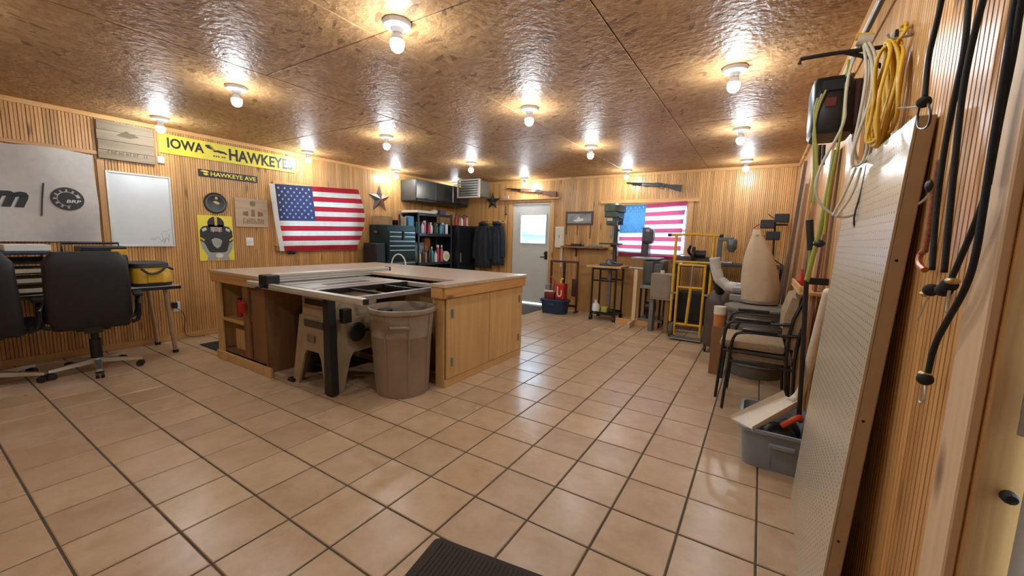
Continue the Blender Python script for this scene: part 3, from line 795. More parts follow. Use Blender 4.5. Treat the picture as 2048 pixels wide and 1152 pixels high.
# black tool case with handle
tc_ = thing('tool_case', 'long black tool case with a carrying handle on the desk', 'tool box', (-5.62, .20, DT))
MB().box((-5.80, .0, DT), (-5.44, .42, DT+.20), .015).build('case', BLACK, tc_)
MB().box((-5.81, -.01, DT+.202), (-5.43, .425, DT+.33), .03).build('lid', BLACK, tc_)
MB().tube([(-5.62, .01, DT+.32), (-5.62, .01, DT+.44), (-5.62, .40, DT+.44), (-5.62, .40, DT+.32)], .012, 8).build('handle', BLACKM, tc_, True)
for y in (.05, .34): MB().box((-5.44, y, DT+.17), (-5.425, y+.05, DT+.24), .004).build('latch', STEEL, tc_)
MB().box((-5.55, .30, DT+.325), (-5.44, .42, DT+.385), .01).build('side_pocket', YELLOW, tc_)
MB().box((-5.70, .10, DT+.33), (-5.45, .42, DT+.415), .012).build('organizer', BLACKM, tc_)
# yellow / black tool bag
tb = thing('tool_bag', 'yellow and black canvas tool bag on the desk end', 'bag', (-5.62, .62, DT))
def rl(cx, cy, z, hx, hy, n=20, e=3.2):
    L = []
    for k in range(n):
        a = 2*math.pi*k/n; c_, s_ = math.cos(a), math.sin(a)
        L.append((cx+hx*math.copysign(abs(c_)**(2/e), c_), cy+hy*math.copysign(abs(s_)**(2/e), s_), z))
    return L
MB().loft([rl(-5.62, .61, DT, .20, .165), rl(-5.62, .61, DT+.05, .21, .175), rl(-5.62, .61, DT+.16, .19, .165), rl(-5.62, .60, DT+.20, .16, .15)]).build('bag_body', YELLOW, tb, True)
MB().loft([rl(-5.62, .61, DT+.001, .207, .172), rl(-5.62, .61, DT+.035, .213, .178)]).build('bag_base', BLACK, tb, True)
MB().loft([rl(-5.62, .60, DT+.20, .185, .17), rl(-5.62, .60, DT+.235, .18, .165), rl(-5.62, .60, DT+.25, .13, .12)]).build('bag_flap', BLACK, tb, True)
MB().tube([(-5.40, .50, DT+.19), (-5.36, .55, DT+.13), (-5.36, .64, DT+.15), (-5.40, .70, DT+.21), (-5.42, .76, DT+.17)], .012, 6, smooth=2).build('strap', BLACK, tb, True)
MB().box((-5.418, .545, DT+.04), (-5.405, .675, DT+.14), .005).build('pocket', YELLOW, tb)
dv = thing('desk_drill', 'black cordless drill standing on the desk by the paper trays', 'drill', (-5.55, -.06, DT))
MB().box((-5.62, -.085, DT), (-5.50, -.02, DT+.06), .008).build('battery', BLACK, dv); MB().tube([(-5.57, -.05, DT+.05), (-5.56, -.05, DT+.28)], [.028, .022], 10).build('grip', BLACK, dv, True)
MB().cyl((-5.66, -.05, DT+.31), (-5.50, -.05, DT+.31), .036).cyl((-5.50, -.05, DT+.31), (-5.43, -.05, DT+.31), .026, .014).build('motor_body', BLACK, dv, True)

def office_chair(loc, rz, label):
    t = thing('office_chair', label, 'office chair', loc, rz)       # faces -y locally... back at +y
    def B(name, mb, mat, par=None, sm=True): return mb.build(name, mat, par or t, sm, world=False)
    q = MB(); L = []
    # backrest: tall rounded cushion, slightly curved
    for k in range(9):
        s = k/8; z = .46+.66*s; hw = .265-.02*abs(s-.35)-(.05 if s > .93 else 0)-(.03 if s < .05 else 0); th = .055-(.02 if k in (0, 8) else 0); yb = .235+.07*s+.02*math.sin(s*math.pi)
        L.append([(hw*math.copysign(abs(math.cos(a))**.45, math.cos(a)), yb+th*math.copysign(abs(math.sin(a))**.7, math.sin(a)), z) for a in [2*math.pi*i/24 for i in range(24)]])
    q.loft(L); bk = B('backrest', q, LEATHER)
    q = MB().box((-.25, -.27, .43), (.25, .24, .53), .045); B('seat', q, LEATHER)
    q = MB().box((-.06, .20, .40), (.06, .26, .52), .01); B('back_bracket', q, BLACK)
    for s in (-1, 1):
        q = MB().tube([(s*.25, .12, .45), (s*.31, .12, .47), (s*.315, .10, .66), (s*.315, -.16, .68), (s*.31, -.18, .48), (s*.25, -.15, .45)], .018, 8, smooth=1); ar = B('armrest', q, BLACK)
        q = MB().box((s*.315-.035, -.19, .685), (s*.315+.035, .11, .72), .012); B('arm_pad', q, LEATHER, ar)
    q = MB().cyl((0, 0, .14), (0, 0, .42), .028).cyl((0, 0, .10), (0, 0, .30), .042); B('gas_lift', q, BLACK)
    q = MB().box((-.11, -.11, .40), (.11, .13, .435), .008); B('mechanism', q, BLACK)
    q = MB().cyl((0, 0, .075), (0, 0, .125), .055); B('hub', q, CHROME)
    for k in range(5):
        a = 2*math.pi*k/5+.35; c_, s_ = math.cos(a), math.sin(a)
        q = MB().loft([[(c_*.04-s_*w, s_*.04+c_*w, z) for w, z in ((-.028, .08), (.028, .08), (.024, .12), (-.024, .12))], [(c_*.32-s_*w, s_*.32+c_*w, z) for w, z in ((-.018, .065), (.018, .065), (.014, .088), (-.014, .088))]])
        lg = B('leg', q, CHROME)
        q = MB().cyl((c_*.30, s_*.30, .04), (c_*.30, s_*.30, .075), .011)
        for e in (-1, 1): q.cyl((c_*.30-s_*e*.006, s_*.30+c_*e*.006, .029), (c_*.30-s_*e*.028, s_*.30+c_*e*.028, .029), .029, n=16)
        B('caster', q, BLACK, lg)
    return t
oc = office_chair((-5.28, .10, 0), R(-102), 'black leather office chair with silver star base in front of the tool bag')
dup(oc, (-5.38, -.50, 0), R(-108), 'black leather office chair beside the letter trays, partly out of view')
# ================================================================ ISLAND BENCH, SAW, BARREL
bn = thing('island_bench', 'large plywood island workbench with cabinets wrapped around the table saw', 'workbench', (-3.6, 2.1, 0))
Z = lambda u, v, d: (u, v, d)
top = [(-4.93, .90), (-3.92, .90), (-3.92, 1.95), (-2.50, 1.95), (-2.50, 1.60), (-2.33, 1.60), (-2.33, 3.0), (-4.93, 3.0)]
MB(Z).prism(top, .898, .925).build('tabletop', BTOP, bn)
def apron(a, c): return MB().box(a, c, .004).build('apron', PINE_Y if abs(c[1]-a[1]) > abs(c[0]-a[0]) else PINE_X, bn)
apron((-2.36, 1.62, .80), (-2.335, 2.98, .897)); apron((-4.91, .905, .81), (-3.93, .925, .897)); apron((-4.92, .92, .80), (-4.895, 2.98, .897)); apron((-2.49, 1.605, .80), (-2.36, 1.63, .897)); apron((-4.895, 2.965, .80), (-2.36, 2.985, .897)); apron((-3.945, .90, .82), (-3.925, 1.94, .897))
# right end cabinet
MB().box((-2.40, 1.66, .0), (-2.375, 2.95, .80)).build('side_panel', PLY, bn)
MB().box((-2.378, 1.645, 0), (-2.362, 2.955, .07), .003).build('kick_board', PLY, bn)
for y0, y1, hy in ((1.665, 2.305, 1.735), (2.312, 2.95, 2.88)):
    dr = MB().box((-2.374, y0, .075), (-2.356, y1, .795), .003).build('door', PLY, bn)
    for z in (.22, .66):
        MB().box((-2.357, hy-.018, z-.04), (-2.351, hy+.018, z+.04), .002).cyl((-2.350, hy, z-.04), (-2.350, hy, z+.04), .005).build('hinge', STEEL, dr)
MB().box((-2.47, 1.645, 0), (-2.375, 1.67, .80), .003).build('front_stile', PLY, bn)
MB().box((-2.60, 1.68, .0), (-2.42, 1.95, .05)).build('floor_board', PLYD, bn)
MB().box((-2.52, 1.66, .74), (-2.38, 1.90, .80)).build('block', PLY, bn)
# main body
MB().box((-4.85, 2.93, 0), (-2.40, 2.95, .80)).build('back_panel', PLY, bn)
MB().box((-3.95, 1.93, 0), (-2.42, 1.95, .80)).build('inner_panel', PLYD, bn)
MB().box((-4.86, .98, 0), (-4.84, 2.93, .80)).build('side_panel', PLY, bn)
MB().box((-3.96, .95, 0), (-3.935, 1.93, .81)).build('side_panel', PLYD, bn)  # darker plywood: shade beside the saw put into the colour
# open left wing with face frame
MB().box((-4.87, .925, .0), (-4.77, .95, .81), .003).build('front_stile', PLY, bn)
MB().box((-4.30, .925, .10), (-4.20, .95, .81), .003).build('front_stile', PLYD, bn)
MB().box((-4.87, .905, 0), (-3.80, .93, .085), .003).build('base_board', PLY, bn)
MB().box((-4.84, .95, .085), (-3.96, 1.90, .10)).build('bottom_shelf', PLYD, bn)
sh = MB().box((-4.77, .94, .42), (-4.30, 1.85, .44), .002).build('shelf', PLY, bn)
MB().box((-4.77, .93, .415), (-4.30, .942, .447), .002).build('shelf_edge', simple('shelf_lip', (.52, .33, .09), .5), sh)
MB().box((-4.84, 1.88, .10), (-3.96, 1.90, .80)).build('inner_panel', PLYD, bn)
MB().box((-4.20, .955, .10), (-3.965, .975, .80)).build('door', PLYD, bn)  # shade on this front is put into the darker plywood
# what stands in the shelves
def can(name, c, r, h, mat, label, cat='can', cap=None):
    o = thing(name, label, cat, c)
    MB().lathe([(0, 0), (r, 0), (r*1.02, .008), (r, .016), (r, h*.82), (r*.6, h*.9), (r*.55, h*.92)], c, 16).build('body', mat, o, True)
    MB().lathe([(r*.62, h*.90), (r*.62, h), (0, h)], c, 14).build('cap', cap or BLACK, o, True)
    return o
can('spray_can', (-4.66, 1.06, .44), .034, .20, RED, 'red spray can on the island shelf', 'can')
can('paint_tin', (-4.42, 1.15, .44), .075, .20, STEEL, 'grey paint tin on the upper island shelf', 'tin')
one(MB().box((-4.60, 1.15, .44), (-4.50, 1.40, .68), .006), 'tool_carton', CARD, 'brown carton on the upper island shelf', 'box')
one(MB().box((-4.70, 1.02, .10), (-4.48, 1.30, .32), .008), 'wood_offcut', PLY, 'tan plywood box in the lower island bay', 'box')
one(MB().box((-4.45, 1.02, .10), (-4.34, 1.25, .27), .008), 'parts_bin', BLACK, 'black parts bin in the lower island bay', 'bin')
hk = one(MB().tube([(-4.22, .90, .70), (-4.22, .89, .66), (-4.20, .885, .64)], .008, 6).box((-4.25, .875, .56), (-4.185, .905, .66), .01), 'push_stick', RED, 'red push stick hanging on the island front', 'tool', smooth=True)
one(MB().tube([(-3.05+.0, 2.86, .93)]+[(-3.62+.085*math.cos(a)+.0, 2.78, .925+.17*math.sin(a)) for a in [math.pi*k/12 for k in range(13)]][1:], .01, 8) if False else MB().tube([(-4.15+.10*math.cos(a), 2.75+.03*math.cos(a), .933+.15*math.sin(a)) for a in [math.pi*k/14 for k in range(15)]], .0085, 8), 'bent_hoop', CREAM, 'thin cream hoop standing up on the island top', 'hoop', smooth=True)

# ---- table saw
sw = thing('table_saw', 'contractor table saw on beige stamped legs with an aluminium rip fence', 'table saw', (-3.25, 1.35, 0))
BADGE = simple('dark_badge', (.06, .055, .045), .4)
ST = .885
SURF = simple('saw_table_top', (.40, .40, .385), .3, .45, .06)
MB().box((-3.90, .93, ST-.035), (-3.62, 1.84, ST), .004).build('extension_wing', SURF, sw)
MB().box((-3.615, .93, ST-.045), (-3.06, 1.84, ST), .004).build('table', SURF, sw)
MB().box((-3.36, 1.15, ST), (-3.27, 1.60, ST+.002)).build('blade_insert', BLACKM, sw)
for u in (-3.50, -3.15): MB().box((u, .935, ST), (u+.02, 1.835, ST+.0015)).build('mitre_slot', BLACK, sw)
rl_ = MB().box((-4.03, .848, ST-.05), (-2.42, .893, ST+.002), .006).build('front_rail', ALU, sw)
MB().box((-4.03, .8472, ST-.03), (-2.42, .8485, ST-.012)).build('scale_strip', simple('scale_strip', (.5, .46, .33), .5), rl_)
MB().box((-2.42, .86, ST-.045), (-2.405, .90, ST-.003), .003).build('rail_end_cap', BLACK, rl_)
MB().box((-3.87, 1.85, ST-.05), (-2.53, 1.89, ST-.005), .005).build('rear_rail', ALU, sw)
MB().box((-2.56, .905, ST-.04), (-2.53, 1.85, ST-.003), .003).build('wing_rail', STEEL, sw)
MB().box((-3.06, .905, ST-.04), (-3.03, 1.85, ST-.003), .003).build('wing_rail', BLACKM, sw)
for y in (1.2, 1.55): MB().box((-3.03, y, ST-.035), (-2.56, y+.025, ST-.012), .002).build('wing_bar', BLACKM, sw)
fe = MB().box((-3.77, .93, ST+.004), (-3.69, 2.20, ST+.08), .006).build('fence', ALU, sw)
for z in (ST+.025, ST+.05): MB().box((-3.6915, .95, z), (-3.6885, 2.19, z+.006)).build('groove', STEEL, fe)
MB().box((-3.775, 2.195, ST+.002), (-3.685, 2.215, ST+.084), .003).build('end_cap', BLACK, fe)
MB().box((-3.79, .835, ST-.04), (-3.65, .95, ST+.075), .012).build('fence_head', BLACK, fe)
MB().tube([(-3.70, .86, ST-.01), (-3.66, .78, ST-.02), (-3.58, .72, ST-.02)], [.015, .013, .017], 8).build('lock_lever', BLACK, fe, True)
# cabinet + motor
MB().box((-3.47, 1.03, .52), (-3.06, 1.50, ST-.045), .012).build('saw_body', BEIGE, sw)
MB().box((-3.42, 1.025, .72), (-3.10, 1.035, .77)).build('slot_plate', BLACK, sw)
# stamped legs: front and right A-frames
def aframe(fn, mat, w0, w1, h, d):
    q = MB(fn); m = (w0+w1)/2; hw = (w1-w0)/2
    q.prism([(m-hw*.72, h), (m-hw, .0), (m-hw+.09, .0), (m-hw*.42, .27), (m-hw*.30, .32), (m+hw*.30, .32), (m+hw*.42, .27), (m+hw-.09, .0), (m+hw, .0), (m+hw*.72, h)], 0, d); return q
aframe(lambda u, v, d: (u, .985+d+.06*v, v), BEIGE, -3.58, -3.0, .62, .02).build('leg_frame', BEIGE, sw)
aframe(lambda u, v, d: (u, 1.60-d-.06*v, v), BEIGE, -3.58, -3.0, .62, .02).build('leg_frame', BEIGE, sw)
aframe(lambda u, v, d: (-2.985-d-.06*v, u, v), BEIGE, .99, 1.60, .62, .02).build('leg_frame', BEIGE, sw)
aframe(lambda u, v, d: (-3.585+d+.06*v, u, v), BEIGE, .99, 1.60, .62, .02).build('leg_frame', BEIGE, sw)
for x, y in ((-3.58, .985), (-3.0, .985), (-3.58, 1.60), (-3.0, 1.60)):
    MB().box((x-.04, y-.03, 0), (x+.04, y+.03, .03), .006).build('foot', RUBBER, sw)
MB().loft([[(-3.055, .955, .012), (-2.955, .955, .012), (-2.955, 1.02, .012), (-3.055, 1.02, .012)], [(-3.06, .965, .80), (-2.99, .965, .80), (-2.99, 1.03, .80), (-3.06, 1.03, .80)]]).build('corner_post', BLACK, sw)
MB().box((-3.41, 1.006, .53), (-3.14, 1.012, .59), .002).build('badge', BADGE, sw)
MB().box((-3.36, .998, .40), (-3.25, 1.006, .46), .002).build('badge', simple('badge_dull', (.16, .13, .09), .5), sw)
MB().lathe([(0, 0), (.075, 0), (.085, .012), (.075, .024), (0, .024)], (-2.985, 1.22, .50), 20, 'x').build('hand_wheel', BLACK, sw, True)
MB().cyl((-2.96, 1.27, .52), (-2.90, 1.27, .52), .012).build('wheel_knob', BLACK, sw)
MB().box((-2.99, 1.06, .60), (-2.93, 1.14, .72), .008).build('switch_box', BLACK, sw)
mo = MB().cyl((-3.02, 1.42, .56), (-2.72, 1.42, .56), .085, n=20).build('motor', BEIGE, sw, True)
MB().cyl((-2.72, 1.42, .56), (-2.70, 1.42, .56), .07, n=20).build('end_cap', BLACK, mo, True)
MB().box((-2.98, 1.36, .64), (-2.80, 1.46, .69), .006).build('capacitor', BLACK, mo)
MB().box((-3.45, 1.10, .15), (-3.10, 1.45, .17)).build('lower_tray', BLACKM, sw)

ds = MB().loft([rl(-3.74, 1.45, .02, .13, .28, 20, 5), rl(-3.74, 1.45, .55, .14, .30, 20, 5), rl(-3.74, 1.45, .66, .10, .22, 20, 5)]).build('dark_filler', RUBBER, sw, True)  # black filler added to darken the gap left of the saw
# ---- waste barrel
wc = thing('waste_barrel', 'large taupe plastic waste barrel standing in front of the island', 'trash can', (-2.635, 1.415, 0))
c = (-2.635, 1.415, 0)
MB().lathe([(0, .006), (.20, .006), (.212, 0), (.217, .02), (.222, .06), (.243, .50), (.248, .508), (.246, .52), (.262, .695), (.278, .70), (.283, .715), (.278, .735), (.262, .738), (.256, .72), (.236, .45), (.210, .03), (0, .03)], c, 48).build('barrel', TAUPE, wc, True)
for k in range(8):
    a = 2*math.pi*k/8+.25; r0, r1 = .217, .262; d = Vector((math.cos(a), math.sin(a), 0)); s = Vector((-d.y, d.x, 0))*.005
    p = Vector(c)
    MB().loft([[p+d*(r0-.004)-s+Vector((0,0,.04)), p+d*(r0-.004)+s+Vector((0,0,.04)), p+d*(r0+.006)+s+Vector((0,0,.04)), p+d*(r0+.006)-s+Vector((0,0,.04))], [p+d*(r1-.008)-s+Vector((0,0,.69)), p+d*(r1-.008)+s+Vector((0,0,.69)), p+d*(r1+.004)+s+Vector((0,0,.69)), p+d*(r1+.004)-s+Vector((0,0,.69))]]).build('rib', TAUPE, wc)
for a in (-.85, -.85+math.pi):
    d = Vector((math.cos(a), math.sin(a), 0)); s = Vector((-d.y, d.x, 0)); p = Vector(c)
    MB().tube([p+d*.255-s*.07+Vector((0,0,.60)), p+d*.29-s*.06+Vector((0,0,.61)), p+d*.29+s*.06+Vector((0,0,.61)), p+d*.255+s*.07+Vector((0,0,.60))], .012, 8).build('handle', TAUPE, wc, True)
# ================================================================ FAR LEFT CORNER
ch = thing('tool_chest', 'dark green rolling tool chest with many bright drawer pulls', 'tool chest', (-5.76, 4.08, 0))
FX = -5.52
MB().box((-6.0, 3.75, .10), (FX-.022, 4.42, .86), .008).build('cabinet', TEAL, ch)
MB().box((-6.0, 3.76, .865), (FX-.022, 4.41, 1.50), .008).build('top_chest', TEAL, ch)
PULL = simple('drawer_pull', (.50, .60, .62), .3, .7, .05)
def drawer(y0, y1, z0, z1):
    d = MB().box((FX-.022, y0, z0), (FX, y1, z1), .003).build('drawer', TEAL, ch)
    MB().box((FX, y0+.015, z1-.024), (FX+.014, y1-.015, z1-.004), .004).build('pull', PULL, d)
for z0, z1 in ((1.325, 1.395), (1.245, 1.32)):
    drawer(3.775, 4.07, z0, z1); drawer(4.105, 4.395, z0, z1)
for z0, z1 in ((1.165, 1.24), (1.085, 1.16), (.905, 1.08), (.76, .85), (.56, .75), (.36, .55), (.16, .35)): drawer(3.775, 4.395, z0, z1)
MB().box((FX-.03, 3.76, 1.40), (FX-.012, 4.41, 1.485), .004).build('lid_front', TEAL, ch)
MB(lambda u, v, d: (u, 3.748-d, v)).box((-5.86, 1.36, 0), (-5.78, 1.40, .003)).build('badge', simple('badge_red', (.30, .05, .04), .4), ch)
MB(lambda u, v, d: (u, 3.749-d, v)).box((-5.90, 1.33, 0), (-5.68, 1.345, .006)).build('side_handle', BLACKM, ch)
for x in (-5.95, -5.60):
    for y in (3.82, 4.35): MB().cyl((x, y-.02, .05), (x, y+.02, .05), .05).box((x-.03, y-.025, .07), (x+.03, y+.025, .102)).build('caster', BLACK, ch, True)
one(MB().box((-5.98, 3.80, 1.502), (-5.70, 4.02, 1.66), .006), 'carton', CARD, 'brown cardboard carton on top of the tool chest', 'box')
q = thing('caulking_gun', 'blue caulk tube and tan tools bunched on the tool chest', 'tool', (-5.62, 4.12, 1.502))
MB().lathe([(0, 0), (.05, 0), (.05, .14), (.02, .17), (0, .20)], (-5.62, 4.14, 1.502), 14).build('tube', CARD, q, True)
MB().cyl((-5.60, 4.10, 1.502), (-5.60, 4.09, 1.70), .018).build('rod', BLUE, q)
MB().box((-5.66, 4.20, 1.502), (-5.60, 4.25, 1.66), .006).build('block', TANBOARD, q)
one(MB().box((-5.66, 4.27, 1.502), (-5.56, 4.40, 1.68), .006), 'storage_box', simple('sky_blue_box', (.06, .22, .40), .4), 'bright blue box at the right end of the tool chest', 'box')
one(MB().box((-5.95, 4.10, 1.502), (-5.72, 4.40, 1.60), .006), 'toolbox', BLACK, 'low black toolbox lying on the tool chest lid', 'tool box')
bb = thing('black_speaker', 'black boxy shop speaker beside the tool chest', 'speaker', (-5.7, 3.52, 0))
MB().box((-5.86, 3.52, .0), (-5.56, 3.735, 1.19), .012).build('cabinet', BLACK, bb); MB().box((-5.56, 3.54, .1), (-5.552, 3.715, 1.12), .004).build('grille', RUBBER, bb)

# shelving
sv = thing('shelf_unit', 'black metal shelving unit of paints and sprays beside the tool chest', 'shelf', (-5.78, 4.97, 0))
SX0, SX1, SY0, SY1 = -6.0, -5.55, 4.50, 5.46
GM = simple('shelf_grey_metal', (.050, .062, .075), .3, .5, .1)
for x in (SX0, SX1-.03):
    for y in (SY0, SY1-.03): MB().box((x, y, 0), (x+.03, y+.03, 1.78), .003).build('post', GM, sv)
SZ = (.12, .82, 1.375, 1.755)
for z in SZ:
    s_ = MB().box((SX0+.004, SY0+.004, z-.012), (SX1-.004, SY1-.004, z), .002).build('shelf', GM, sv)
    MB().box((SX1-.004, SY0, z-.05), (SX1+.004, SY1, z+.004), .003).build('shelf_lip', GM, s_)
MB().box((SX0-.004, SY0, .1), (SX0, SY1, 1.74)).build('back_sheet', BLACKM, sv)
random.seed(11)
COLS = {'white': (.68, .68, .66), 'black': (.02, .02, .02), 'red': (.42, .03, .04), 'teal': (.08, .30, .33), 'blue': (.05, .16, .42), 'amber': (.42, .17, .04), 'pink': (.52, .12, .22), 'grey': (.25, .26, .27), 'cream': (.58, .5, .34), 'green': (.06, .16, .07)}
def bottle(c, r, h, col, kind, where, cap='black'):
    o = thing('bottle' if kind != 'spray can' else 'spray_can', f'{col} {kind} {where}', 'bottle' if kind != 'spray can' else 'can', c, 0, 'paints and sprays on the metal shelves')
    m = simple('p_'+col, COLS[col], .35); cm = simple('p_'+cap, COLS[cap], .4)
    if kind == 'spray can': pf = [(0, 0), (r, 0), (r, h*.80), (r*.8, h*.85)]
    else: pf = [(0, 0), (r, 0), (r, h*.62), (r*.75, h*.72), (r*.38, h*.80), (r*.38, h*.86)]
    MB().lathe(pf, c, 12).build('body', m, o, True)
    MB().lathe([(r*.82 if kind == 'spray can' else r*.45, pf[-1][1]), (r*.8 if kind == 'spray can' else r*.42, h), (0, h)], c, 12).build('cap', cm, o, True)
    return o
spec = [('teal', 'spray can', 'white'), ('white', 'bottle', 'red'), ('pink', 'spray can', 'white'), ('red', 'bottle', 'black'), ('white', 'jug', 'white'), ('black', 'spray can', 'black'), ('green', 'bottle', 'cream'), ('teal', 'bottle', 'black'), ('blue', 'spray can', 'white'), ('white', 'spray can', 'blue')]
for k, (c_, kd, cp_) in enumerate(spec):
    r = .042 if kd == 'jug' else .033; y = SY0+.09+k*.085
    bottle((SX1-.10+(.03 if k % 2 else 0), y, SZ[2]), r, random.uniform(.19, .25), c_, kd, f'on the bright shelf, {["first","second","third","fourth","fifth","sixth","seventh","eighth","ninth","tenth"][k]} from the tool chest', cp_)
spec = [('cream', 'jug', 'white'), ('black', 'bottle', 'red'), ('amber', 'bottle', 'black'), ('black', 'jug', 'black'), ('teal', 'bottle', 'white'), ('white', 'bottle', 'teal'), ('red', 'spray can', 'white'), ('pink', 'bottle', 'white')]
for k, (c_, kd, cp_) in enumerate(spec):
    r = .045 if kd == 'jug' else .035; y = SY0+.10+k*.087
    bottle((SX1-.09+(.025 if k % 2 else 0), y, SZ[1]), r, random.uniform(.22, .34), c_, kd, f'on the middle shelf, {["first","second","third","fourth","fifth","sixth","seventh","eighth"][k]} from the tool chest', cp_)
q = thing('tape_roll', 'white roll of tape with a yellow core on the middle shelf', 'tape', (SX1-.08, 5.34, SZ[1]))
MB().lathe([(.05, 0), (.105, 0), (.105, .05), (.05, .05)], (SX1-.10, 5.34, SZ[1]+.106), 24, 'x').build('tape', WHITE, q, True); MB().lathe([(0, .0), (.05, .0), (.05, .052), (0, .052)], (SX1-.10, 5.34, SZ[1]+.106), 20, 'x').build('core', YELSIGN, q, True)
one(MB().box((-5.92, 4.62, 1.02), (-5.80, 4.90, 1.20), .005).box((-5.92, 4.62, SZ[1]), (-5.80, 5.2, 1.02), .005), 'supply_carton', simple('grey_blue_box', (.24, .31, .38), .6), 'stacked grey blue cartons at the back of the middle shelf', 'box')
one(MB().box((-5.92, 4.95, 1.021), (-5.82, 5.10, 1.30), .005), 'orange_jug', simple('orange_jug', (.45, .17, .04), .5), 'orange jug behind the bottles on the middle shelf', 'jug')
one(MB().box((-5.92, 4.6, SZ[2]), (-5.78, 5.35, 1.60), .006), 'dark_carton', BLACK, 'dark carton at the back of the bright shelf', 'box')
one(MB().box((-5.95, 4.45, SZ[3]), (-5.52, 4.95, SZ[3]+.045), .004), 'foam_board', CREAM, 'cream board lying across the top of the shelving', 'board')
one(MB().sph((-5.65, 5.03, SZ[3]+.05), .07, .08, .05), 'rag_bundle', CREAM, 'cream rag bundle on top of the shelving', 'rag', smooth='all')
one(MB().box((-5.72, 5.16, SZ[3]), (-5.60, 5.32, SZ[3]+.09), .01), 'purple_box', simple('plum', (.12, .07, .15), .5), 'small plum box on top of the shelving', 'box')
one(MB().box((-5.80, 4.6, .12), (-5.58, 4.95, .45), .01), 'floor_tub', BLACK, 'black tub on the lowest metal shelf', 'tub')
one(MB().box((-5.62, 4.72, .785-.10), (-5.52, 4.86, .785-.02), .004) if False else MB().box((-5.75, 4.68, .12+.331), (-5.62, 4.85, .60), .006), 'white_box', PAPER, 'white box sitting on the black tub', 'box')

# tall black locker with things on top
lk = thing('steel_locker', 'tall black steel cabinet between the shelving and the jackets', 'cabinet', (-5.72, 5.79, 0))
LKM = simple('locker_black', (.020, .023, .027), .24, .4, .1)
MB().box((-6.0, 5.50, .02), (-5.44, 6.09, 1.56), .006).build('carcass', LKM, lk)
MB().box((-5.44, 5.51, .06), (-5.42, 6.08, 1.54), .006).build('door', LKM, lk)
MB().box((-5.42, 5.56, .80), (-5.405, 5.59, 1.0), .005).build('handle', STEEL, lk)
for k, (c_, y) in enumerate((('red', 5.58), ('amber', 5.68), ('white', 5.76), ('red', 5.85), ('cream', 5.93))): bottle((-5.55, y, 1.56), .036, .24-.02*(k % 3), c_, 'bottle', f'on the black locker, {["first","second","third","fourth","fifth"][k]} from the shelving', 'black')

# wall cabinet
wcab = thing('wall_cabinet', 'long grey metal wall cabinet mounted high above the shelving', 'cabinet', (-5.8, 5.3, 1.98))
WG = simple('cabinet_grey', (.11, .11, .105), .22, .6, .1)
MB().box((-6.015, 4.50, 1.985), (-5.62, 6.05, 2.37), .01).build('carcass', simple('cabinet_side', (.055, .055, .05), .4, .3), wcab)
for y0, y1 in ((4.505, 5.015), (5.02, 5.53), (5.535, 6.045)):
    d = MB().box((-5.62, y0, 2.02), (-5.60, y1, 2.365), .006).build('door', WG, wcab)
    MB().box((-5.60, (y0+y1)/2-.05, 2.03), (-5.59, (y0+y1)/2+.05, 2.045), .003).build('handle', BLACKM, d)
MB().box((-6.0, 4.52, 1.975), (-5.60, 6.03, 2.015), .006).build('under_lip', BLACK, wcab)

# ceiling heater
ht = thing('ceiling_heater', 'cream louvred shop heater hanging in the corner under the ceiling', 'heater', (-5.12, 5.5, 2.10))
MB().box((-5.36, 5.48, 2.13), (-4.88, 5.80, 2.44), .01).build('housing', simple('heater_dark', (.12, .115, .10), .4, .3), ht)
MB().box((-5.42, 5.44, 2.105), (-4.86, 5.48, 2.135), .004).build('frame_bar', CREAM, ht); MB().box((-5.42, 5.44, 2.44), (-4.86, 5.48, 2.465), .004).build('frame_bar', CREAM, ht)
MB().box((-4.90, 5.44, 2.135), (-4.86, 5.48, 2.44), .004).build('frame_bar', CREAM, ht); MB().box((-5.42, 5.44, 2.135), (-5.385, 5.48, 2.44), .004).build('frame_bar', CREAM, ht)
for k in range(6): MB().obox((-5.385, 5.455, 2.165+k*.047), (.485, 0, 0), .012, .012).build('louvre', simple('louvre_grey', (.27, .27, .25), .4, .4), ht)
for x in (-5.30, -4.95): MB().cyl((x, 5.62, 2.43), (x, 5.62, H-.001), .008).build('hanger', STEEL, ht)

# jackets on the far wall
def jacket(label, cx, top, w, h, mat, d0, tw):
    t = thing('jacket', label, 'jacket', (cx, BY-.1, top-h), 0)
    random.seed(int(cx*100)); L = []
    for k in range(10):
        s = k/9; z = top-.02-h*s; hw = w*(.30+.20*min(1, s*6)) * (1+.12*s); th = .035+.055*min(1, s*3)
        L.append([(cx+tw*s+hw*math.cos(a)*(1+.05*math.sin(5*a+s*3)), BY-d0-th*math.sin(a)*(1+.18*math.sin(7*a+s*2)), z) for a in [2*math.pi*i/28 for i in range(28)]])
    MB().loft(L).build('body', mat, t, 'all')
    for s in (-1, 1):
        MB().tube([(cx+s*w*.40, BY-d0, top-.08), (cx+s*w*.56+tw*.3, BY-d0-.01, top-.3), (cx+s*w*.60+tw*.6, BY-d0-.015, top-h*.82)], [.06, .065, .055, .05], 12, smooth=2).build('sleeve', mat, t, 'all')
    MB().tube([(cx-.09, BY-d0, top-.03), (cx-.05, BY-d0-.07, top-.005), (cx+.05, BY-d0-.07, top-.005), (cx+.09, BY-d0, top-.03)], .03, 8, smooth=1).build('collar', mat, t, 'all')
    return t
jacket('charcoal jacket hanging beside the black locker', -5.13, 1.63, .36, .92, DENIM, .14, -.01)
jacket('dark blue jacket hanging beside the white door', -4.80, 1.64, .24, .86, simple('navy_cloth', (.018, .026, .042), .9, 0, .25, 14, .4, 200), .11, .03)
rk = thing('coat_rack', 'wooden coat rail with dark hooks left of the white door', 'coat rack', (-4.95, BY, 1.62))
